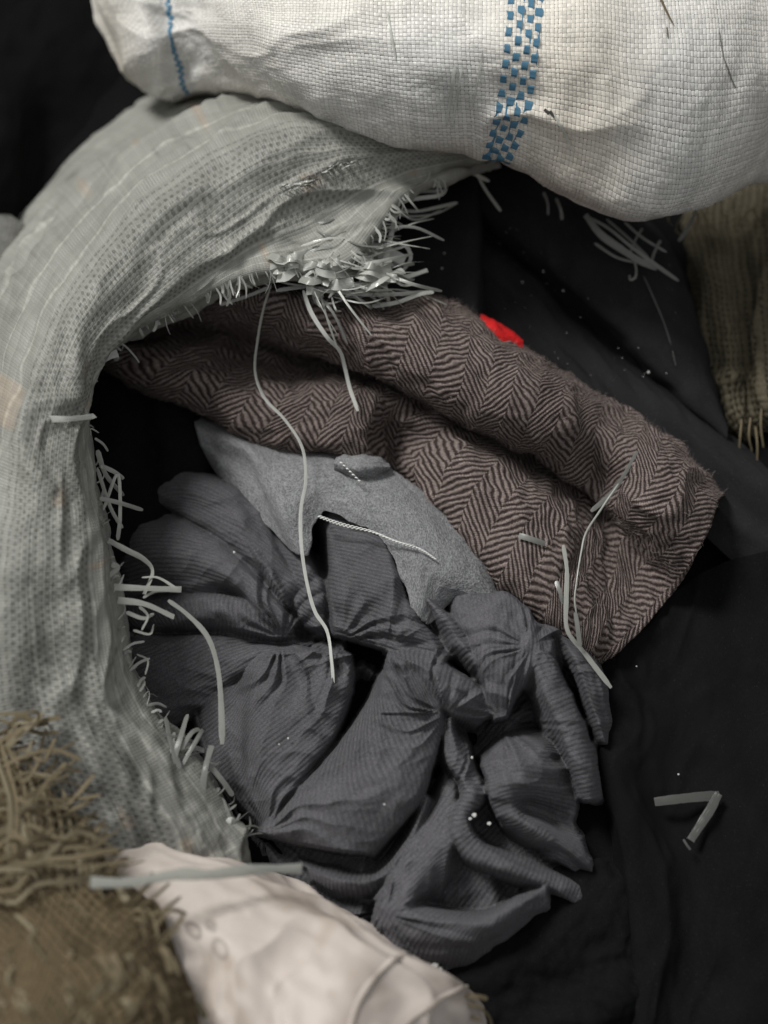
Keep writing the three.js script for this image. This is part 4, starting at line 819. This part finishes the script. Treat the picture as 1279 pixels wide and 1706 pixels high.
// ---------------------------------------------------------------- burlap sack and satin in the near corner
{
  const s = thing('satin_cloth', 'shiny off-white satin cloth with a stitched seam beside the burlap', 'cloth');
  const g = sheet([
    [[150, 1400, 20], [240, 1402, 30], [330, 1420, 40], [430, 1452, 40], [540, 1500, 50], [640, 1560, 60], [730, 1610, 50], [800, 1660, 30], [830, 1740, 0]],
    [[150, 1420, 110], [240, 1418, 124], [320, 1434, 130], [420, 1464, 140], [530, 1514, 150], [625, 1572, 170], [700, 1612, 160], [768, 1664, 130], [800, 1740, 80]],
    [[160, 1460, 140], [240, 1460, 154], [320, 1474, 160], [410, 1505, 168], [510, 1554, 178], [606, 1604, 200], [664, 1634, 186], [730, 1680, 160], [766, 1750, 110]],
    [[180, 1520, 160], [260, 1525, 174], [330, 1535, 180], [405, 1560, 190], [490, 1600, 196], [582, 1645, 214], [630, 1670, 204], [690, 1710, 176], [730, 1770, 130]],
    [[200, 1600, 180], [280, 1600, 190], [340, 1610, 196], [410, 1630, 206], [480, 1660, 208], [560, 1700, 220], [605, 1715, 212], [660, 1750, 186], [700, 1800, 140]],
    [[220, 1760, 190], [290, 1760, 200], [350, 1770, 206], [410, 1780, 210], [480, 1790, 214], [540, 1800, 220], [590, 1810, 214], [640, 1820, 190], [680, 1840, 150]],
  ], { nt: 200, ns: 140, amp: 8, freq: [5, 7], seed: 121, off: [0, 0.05], ridge: 10, ridgeF: [15, 32] });
  const find = (px, py) => { let b = null, bd = 1e9; for (let a = 0; a <= 140; a++) for (let c = 0; c <= 200; c++) { const q = g.userData.at(a / 140, c / 200).p.project(camera), d = ((q.x + 1) / 2 * W0 - px) ** 2 + ((1 - q.y) / 2 * H0 - py) ** 2; if (d < bd) { bd = d; b = g.userData.uvAt(a / 140, c / 200); } } return b.map(q => ((q % 0.25) + 0.25) % 0.25); };
  const ring = find(322, 1548), ring2 = find(366, 1580), blob = find(350, 1542);   // ink rings and smudge
  const inkAt = (u, v) => { const n = 0.75 + 0.5 * vn(u * 700, v * 700, 145), r = (c, R, w) => sstep(w, 0, Math.abs(Math.hypot(u - c[0], v - c[1]) - R)), d = (c, R) => sstep(R, R * 0.5, Math.hypot(u - c[0], v - c[1])); return clamp((0.6 * r(ring, 0.0034, 0.0018) + 0.45 * r(ring2, 0.0038, 0.002) + 0.55 * d(blob, 0.0045)) * n, 0, 0.75); };
  M.satin = fabric(texture(1024, 0.25, (u, v) => {
    const a = vn(u * 4000, v * 500, 141, 1000, 125), c = vn(u * 40, v * 40, 142, 10, 10), d = vn(u * 160, v * 160, 143, 40, 40);
    const k = (0.94 + 0.06 * a) * (1 - 0.7 * inkAt(u, v)), st = sstep(0.45, 0.85, c * 0.65 + d * 0.35) * 0.24;
    return [0.55 * k * (1 - st), 0.49 * k * (1 - st * 1.15), 0.445 * k * (1 - st * 1.3), 0.5 + 0.3 * a];
  }), 0.00005, { roughness: 0.5, specularIntensity: 0.5 });
  mesh('fabric', g, M.satin, s);
  // seam cord with its stitches
  const seam = (t0, bow, w) => { const pts = [], nn = []; for (let q = 0; q <= 14; q++) { const f = q / 14, r = g.userData.at(0.12 + 0.85 * f, t0 + bow * Math.sin(f * 3.14), 0.0004); pts.push(r.p); nn.push(r.n); } mesh('seam', tapeW(pts, w * U, { normals: nn, seg: 50, arch: 0.3 }), M.satin, s);
    for (let q = 0; q < 26; q++) { const f = q / 26, a = g.userData.at(0.12 + 0.85 * f, t0 + bow * Math.sin(f * 3.14) + 0.003, 0.0007), b = g.userData.at(0.12 + 0.85 * (f + 0.02), t0 + bow * Math.sin(f * 3.14) + 0.003, 0.0007), c = a.p.clone().lerp(b.p, 0.5).addScaledVector(a.n, 0.0005); mesh('stitch', tapeW([a.p, c, b.p], 0.0008, { normals: [a.n, b.n], seg: 6, arch: 0.4 }), M.stitch, s); } };
  seam(0.7, -0.02, 9); seam(0.85, 0.0, 7);
}
{
  const s = thing('burlap_sack', 'frayed brown burlap sack corner with loose open weave over the satin', 'sack');
  const body = sheet([
    [[-120, 1200, 120], [-20, 1230, 120], [60, 1275, 110], [115, 1330, 100], [160, 1400, 90], [215, 1450, 90], [275, 1490, 100], [300, 1560, 110], [325, 1640, 110], [345, 1800, 90]],
    [[-120, 1240, 170], [-30, 1270, 172], [40, 1310, 170], [85, 1360, 170], [130, 1420, 176], [185, 1470, 196], [240, 1515, 220], [275, 1580, 232], [305, 1650, 236], [325, 1800, 210]],
    [[-120, 1340, 180], [-40, 1360, 182], [10, 1390, 190], [50, 1430, 200], [90, 1470, 226], [140, 1520, 250], [190, 1565, 270], [230, 1620, 276], [260, 1680, 276], [280, 1800, 250]],
    [[-120, 1480, 200], [-60, 1490, 204], [-20, 1500, 220], [20, 1525, 240], [60, 1560, 262], [100, 1595, 282], [140, 1635, 296], [170, 1680, 300], [190, 1730, 296], [200, 1820, 270]],
    [[-120, 1640, 220], [-80, 1640, 230], [-50, 1650, 250], [-10, 1670, 270], [20, 1690, 290], [50, 1715, 304], [80, 1740, 314], [100, 1770, 314], [110, 1800, 306], [110, 1850, 280]],
    [[-260, 1760, 200], [-240, 1780, 210], [-210, 1800, 220], [-180, 1820, 230], [-150, 1840, 240], [-110, 1850, 250], [-70, 1860, 260], [-40, 1870, 260], [-20, 1880, 250], [0, 1900, 240]],
  ], { nt: 120, ns: 90, amp: 12, freq: [7, 7], seed: 131, edge0: 6, edgeF: 40, fine: 3 }); mesh('fabric', body, M.burlap, s);
  // open weave at the frayed end
  const H = (x, y) => 200 + (y - 1300) * 0.22 + (130 - x) * 0.1;
  for (let k = 0; k < 34; k++) {            // cross threads
    const f = k / 33, x = -10 + f * 30, y = 1188 + f * 275 + rr(-8, 8), x1 = 55 + f * 150 + rr(-34, 34);
    mesh('loose_fibre', tape([[x - 60, y + 48 + rr(-22, 22), H(x, y)], [x + 5, y + 24 + rr(-26, 26), H(x, y) + rr(0, 14)], [x + 40, y + 10 + rr(-26, 26), H(x, y) + rr(0, 24)], [(x + x1) / 2 + 25, y + rr(-30, 30), H(x1, y) + rr(4, 26)], [x1, y - 16 + rr(-22, 22), H(x1, y) + rr(-6, 10)]], rr(3, 8.5), { roll: [rr(-0.8, 0.8), rr(-1, 1)] }), k % 4 ? M.tapeStraw : M.tapeStrawPale, s);
  }
  for (let k = 0; k < 16; k++) {
    const x = 0 + k * 10 + rr(-5, 5);
    mesh('loose_fibre', tape([[x - 25 + rr(-12, 12), 1200 + k * 10 + rr(-14, 14), H(x, 1200) + 2], [x + rr(-12, 12), 1270 + k * 9, H(x, 1270) + 14], [x + 10 + rr(-12, 12), 1340 + k * 8, H(x, 1340) + 14], [x + 20 + rr(-14, 14), 1430 + k * 6, H(x, 1430)]], rr(3.5, 9), { roll: [rr(-0.8, 0.8), rr(-0.8, 0.8)] }), k % 3 ? M.tapeStraw : M.tapeStrawPale, s);
  }
  for (let k = 0; k < 90; k++) {            // shaggy threads lifted all over the sack
    const c = 0.1 + 0.85 * rnd(), d = rr(0.2, 0.95), horizontal = rnd() < 0.6, a = body.userData.at(c, d, 0.0004), L = rr(0.03, 0.1), b = body.userData.at(c + (horizontal ? rr(-0.02, 0.02) : L), d + (horizontal ? L : rr(-0.02, 0.02)), 0.0004);
    mesh('loose_fibre', tapeW([a.p, a.p.clone().lerp(b.p, 0.35).addScaledVector(a.n, rr(0.001, 0.004)), a.p.clone().lerp(b.p, 0.7).addScaledVector(a.n, rr(0.0005, 0.003)), b.p], rr(0.0009, 0.0028), { seg: 10, roll: [rr(-0.6, 0.6), rr(-0.6, 0.6)] }), k % 3 ? M.tapeStraw : M.tapeStrawPale, s);
  }
  for (let k = 0; k < 30; k++) {            // fringe along the border
    const f = k / 29, x = 20 + f * 280 + rr(-10, 10), y = 1230 + f * 330 - Math.sin(f * 3.1) * 10 + rr(-14, 14), h = H(x, y) - 4;
    mesh('loose_fibre', tape([[x - rr(20, 40), y + rr(8, 34), h], [x - rr(-4, 10), y + rr(-6, 6), h + 12], [x + rr(6, 26), y + rr(-26, 10), h - 4]], rr(2, 6), { seg: 9, roll: [rr(-0.6, 0.6), rr(-0.8, 0.8)] }), M.tapeStraw, s);
  }
  mesh('loose_fibre', tape([[-10, 1190, 222], [40, 1188, 226], [62, 1186, 222], [64, 1200, 216], [50, 1216, 210]], 5), M.tapeStraw, s);
}
// ---------------------------------------------------------------- loose strands lying on the heap
{
  const st = (label, pts, w, m = M.tapePale, o = {}) => thing('plastic_strand', label, 'plastic strand', tape(pts, w * 0.86, { roll: [rr(-0.3, 0.3), rr(-0.4, 0.4)], ...o }), m);
  st('longest pale plastic strand trailing from the sack mouth over the felt', [[452, 474, 200], [440, 510, 190], [430, 560, 166], [425, 620, 152], [440, 662, 146], [475, 700, 142], [503, 745, 138], [509, 800, 136], [501, 850, 134], [502, 910, 130], [512, 975, 120], [525, 1020, 112], [544, 1050, 108], [552, 1100, 106], [556, 1150, 100]], 8.5, M.tapePale, { seg: 90, roll: [1.25, -0.5], taper: 0.75 });
  st('pale strand draped over the herringbone roll into its hollow', [[505, 484, 214], [518, 520, 208], [545, 562, 198], [566, 585, 180], [575, 615, 160], [582, 645, 148], [596, 685, 140]], 8, M.tapePale, { seg: 50 });
  st('curved grey strand dropping over the dark pleats by the sack edge', [[280, 1000, 160], [310, 1022, 150], [345, 1060, 138], [362, 1110, 126], [368, 1170, 116], [370, 1240, 104]], 9, M.tapeGrey, { seg: 50, taper: 1.2 });
  st('pale green strand bent at the herringbone lower corner', [[938, 908, 138], [944, 950, 136], [943, 1000, 132], [945, 1050, 124], [975, 1090, 108], [1018, 1146, 90]], 9, M.tapeGrey, { seg: 50 });
  st('short pale strand stub beside the bent strand', [[926, 968, 134], [932, 985, 134], [938, 1006, 128]], 9, M.tapeDull);
  st('narrow pale strand below the wiry thread end', [[958, 1020, 132], [962, 1045, 128], [966, 1078, 118]], 8, M.tapeDull);
  st('dull frayed strand lying across the herringbone valley', [[1062, 752, 146], [1040, 790, 136], [1018, 822, 122], [984, 852, 118]], 9, M.tapeDull);
  thing('wiry_thread', 'thin wiry thread curving down the herringbone beside the bent strand', 'thread', tape([[1030, 806, 136], [1000, 850, 132], [975, 890, 138], [968, 920, 138], [960, 970, 136], [957, 1000, 134], [960, 1022, 130]], 3, { seg: 40, arch: 0.4 }), M.tapeGrey);
  st('small flat plastic flake on the herringbone centre', [[864, 892, 134], [884, 898, 136], [908, 906, 132]], 11, M.tapeDull);
  st('broad pale strip crossing the satin and the burlap edge', [[150, 1470, 256], [215, 1470, 244], [300, 1456, 226], [345, 1457, 218], [420, 1449, 198], [502, 1447, 176]], 18, M.tapeGrey, { seg: 60, roll: [0.25, -0.3], arch: 0.12 });
  thing('plastic_strip', 'folded grey strip shaped like a seven on the black cloth', 'plastic strip', merge([tape([[1090, 1336, 62], [1130, 1331, 66], [1170, 1327, 66], [1198, 1326, 62]], 15, { roll: [0, 0] }), tape([[1197, 1322, 66], [1185, 1345, 64], [1168, 1372, 62], [1150, 1400, 58]], 14, { roll: [0, 0] })]), M.tapeDark);
  st('tiny grey sliver by the seven shaped strip', [[1138, 1398, 60], [1144, 1408, 60], [1150, 1416, 58]], 4, M.tapeDark);
  st('hair thin grey strand lying down the black diagonal fold', [[1072, 460, 122], [1090, 500, 118], [1110, 550, 110], [1126, 610, 100]], 3, M.tapeDark, { arch: 0.4 });
  [['straw coloured thread arching off the satin end', [[700, 1700, 120], [740, 1668, 132], [790, 1660, 126], [812, 1664, 116]], 6], ['straw coloured thread looping down past the satin end', [[752, 1672, 130], [792, 1676, 124], [812, 1690, 110], [820, 1712, 90]], 5], ['thin straw coloured thread lying lowest at the satin end', [[716, 1712, 124], [762, 1690, 130], [800, 1700, 116]], 4], ['stubby straw coloured thread at the satin seam', [[700, 1612, 150], [712, 1620, 150], [722, 1612, 144]], 5]].forEach(([l, p, w]) => thing('straw_thread', l, 'thread', tape(p, w), M.tapeStraw));
  // twisted cotton thread
  const c = new THREE.CatmullRomCurve3([[530, 860, 126], [570, 874, 132], [620, 886, 138], [660, 902, 140], [700, 915, 140], [726, 932, 136]].map(p => P(...p)));
  const th = thing('cotton_thread', 'white twisted cotton thread stretched over the pale felt', 'thread');
  for (const q of [0, Math.PI]) {
    const pts = []; for (let k = 0; k <= 160; k++) { const t = k / 160, p = c.getPoint(t), T = c.getTangent(t), n = new V3(0, 1, 0), B = T.clone().cross(n).normalize(), r = 0.00045 * (1 + 0.5 * Math.sin(t * 9)) * (t > 0.75 ? 0.35 : 1), a = k * 0.72 + q; pts.push(p.addScaledVector(B, Math.cos(a) * r).addScaledVector(n, Math.sin(a) * r)); }
    mesh('ply', new THREE.TubeGeometry(new THREE.CatmullRomCurve3(pts), 320, 0.00034, 5), M.cotton, th);
  }
}
// ---------------------------------------------------------------- lint
{
  const gs = [];
  const spots = [[993, 491, 3.2, 104], [968, 440, 2.2, 106], [960, 438, 1.5, 106], [938, 484, 1.6, 98], [972, 420, 1.4, 106], [1080, 620, 2.4, 92], [1094, 580, 2.6, 96], [1110, 612, 1.6, 90], [1152, 634, 1.6, 86], [740, 422, 1.6, 114], [768, 416, 1.4, 114], [736, 447, 1.6, 114], [790, 362, 6, 108], [795, 372, 5, 104], [815, 374, 4, 100], [786, 1262, 2.4, 96], [905, 452, 1.5, 100], [870, 470, 1.4, 92], [1016, 455, 1.5, 104],
    [480, 1230, 1.6, 98], [465, 1240, 1.2, 98], [724, 1610, 6, 60], [732, 1615, 4, 58], [1060, 1110, 1.4, 46], [1042, 1142, 1.5, 46], [1130, 1290, 1.6, 44], [390, 920, 2, 92], [640, 1340, 1.6, 110]];
  spots.splice(12, 3); spots.push([790, 1358, 3.6, 104], [783, 1364, 2.4, 102], [815, 1372, 3, 90]);
  for (let k = 0; k < 90; k++) spots.push([rr(830, 1130), rr(360, 640), rr(0.3, 0.8), 104]);
  for (const [x, y, r, h] of spots) { const g = new THREE.IcosahedronGeometry(r * U, 1), p = g.attributes.position; for (let q = 0; q < p.count; q++) { const f = 0.6 + 0.7 * hash(Math.round(p.getX(q) * 3e6), Math.round(p.getY(q) * 3e6), Math.round(x)); p.setXYZ(q, p.getX(q) * f, p.getY(q) * f * 0.6, p.getZ(q) * f); } g.computeVertexNormals(); g.translate(...P(x, y, h + 1).toArray()); gs.push(g); }
  const o = thing('lint', 'tiny pale lint crumbs scattered over the black and grey cloths', 'lint', mergeGeometries(gs), M.lint); o.userData.kind = 'stuff';
}
renderer.render(scene, camera);
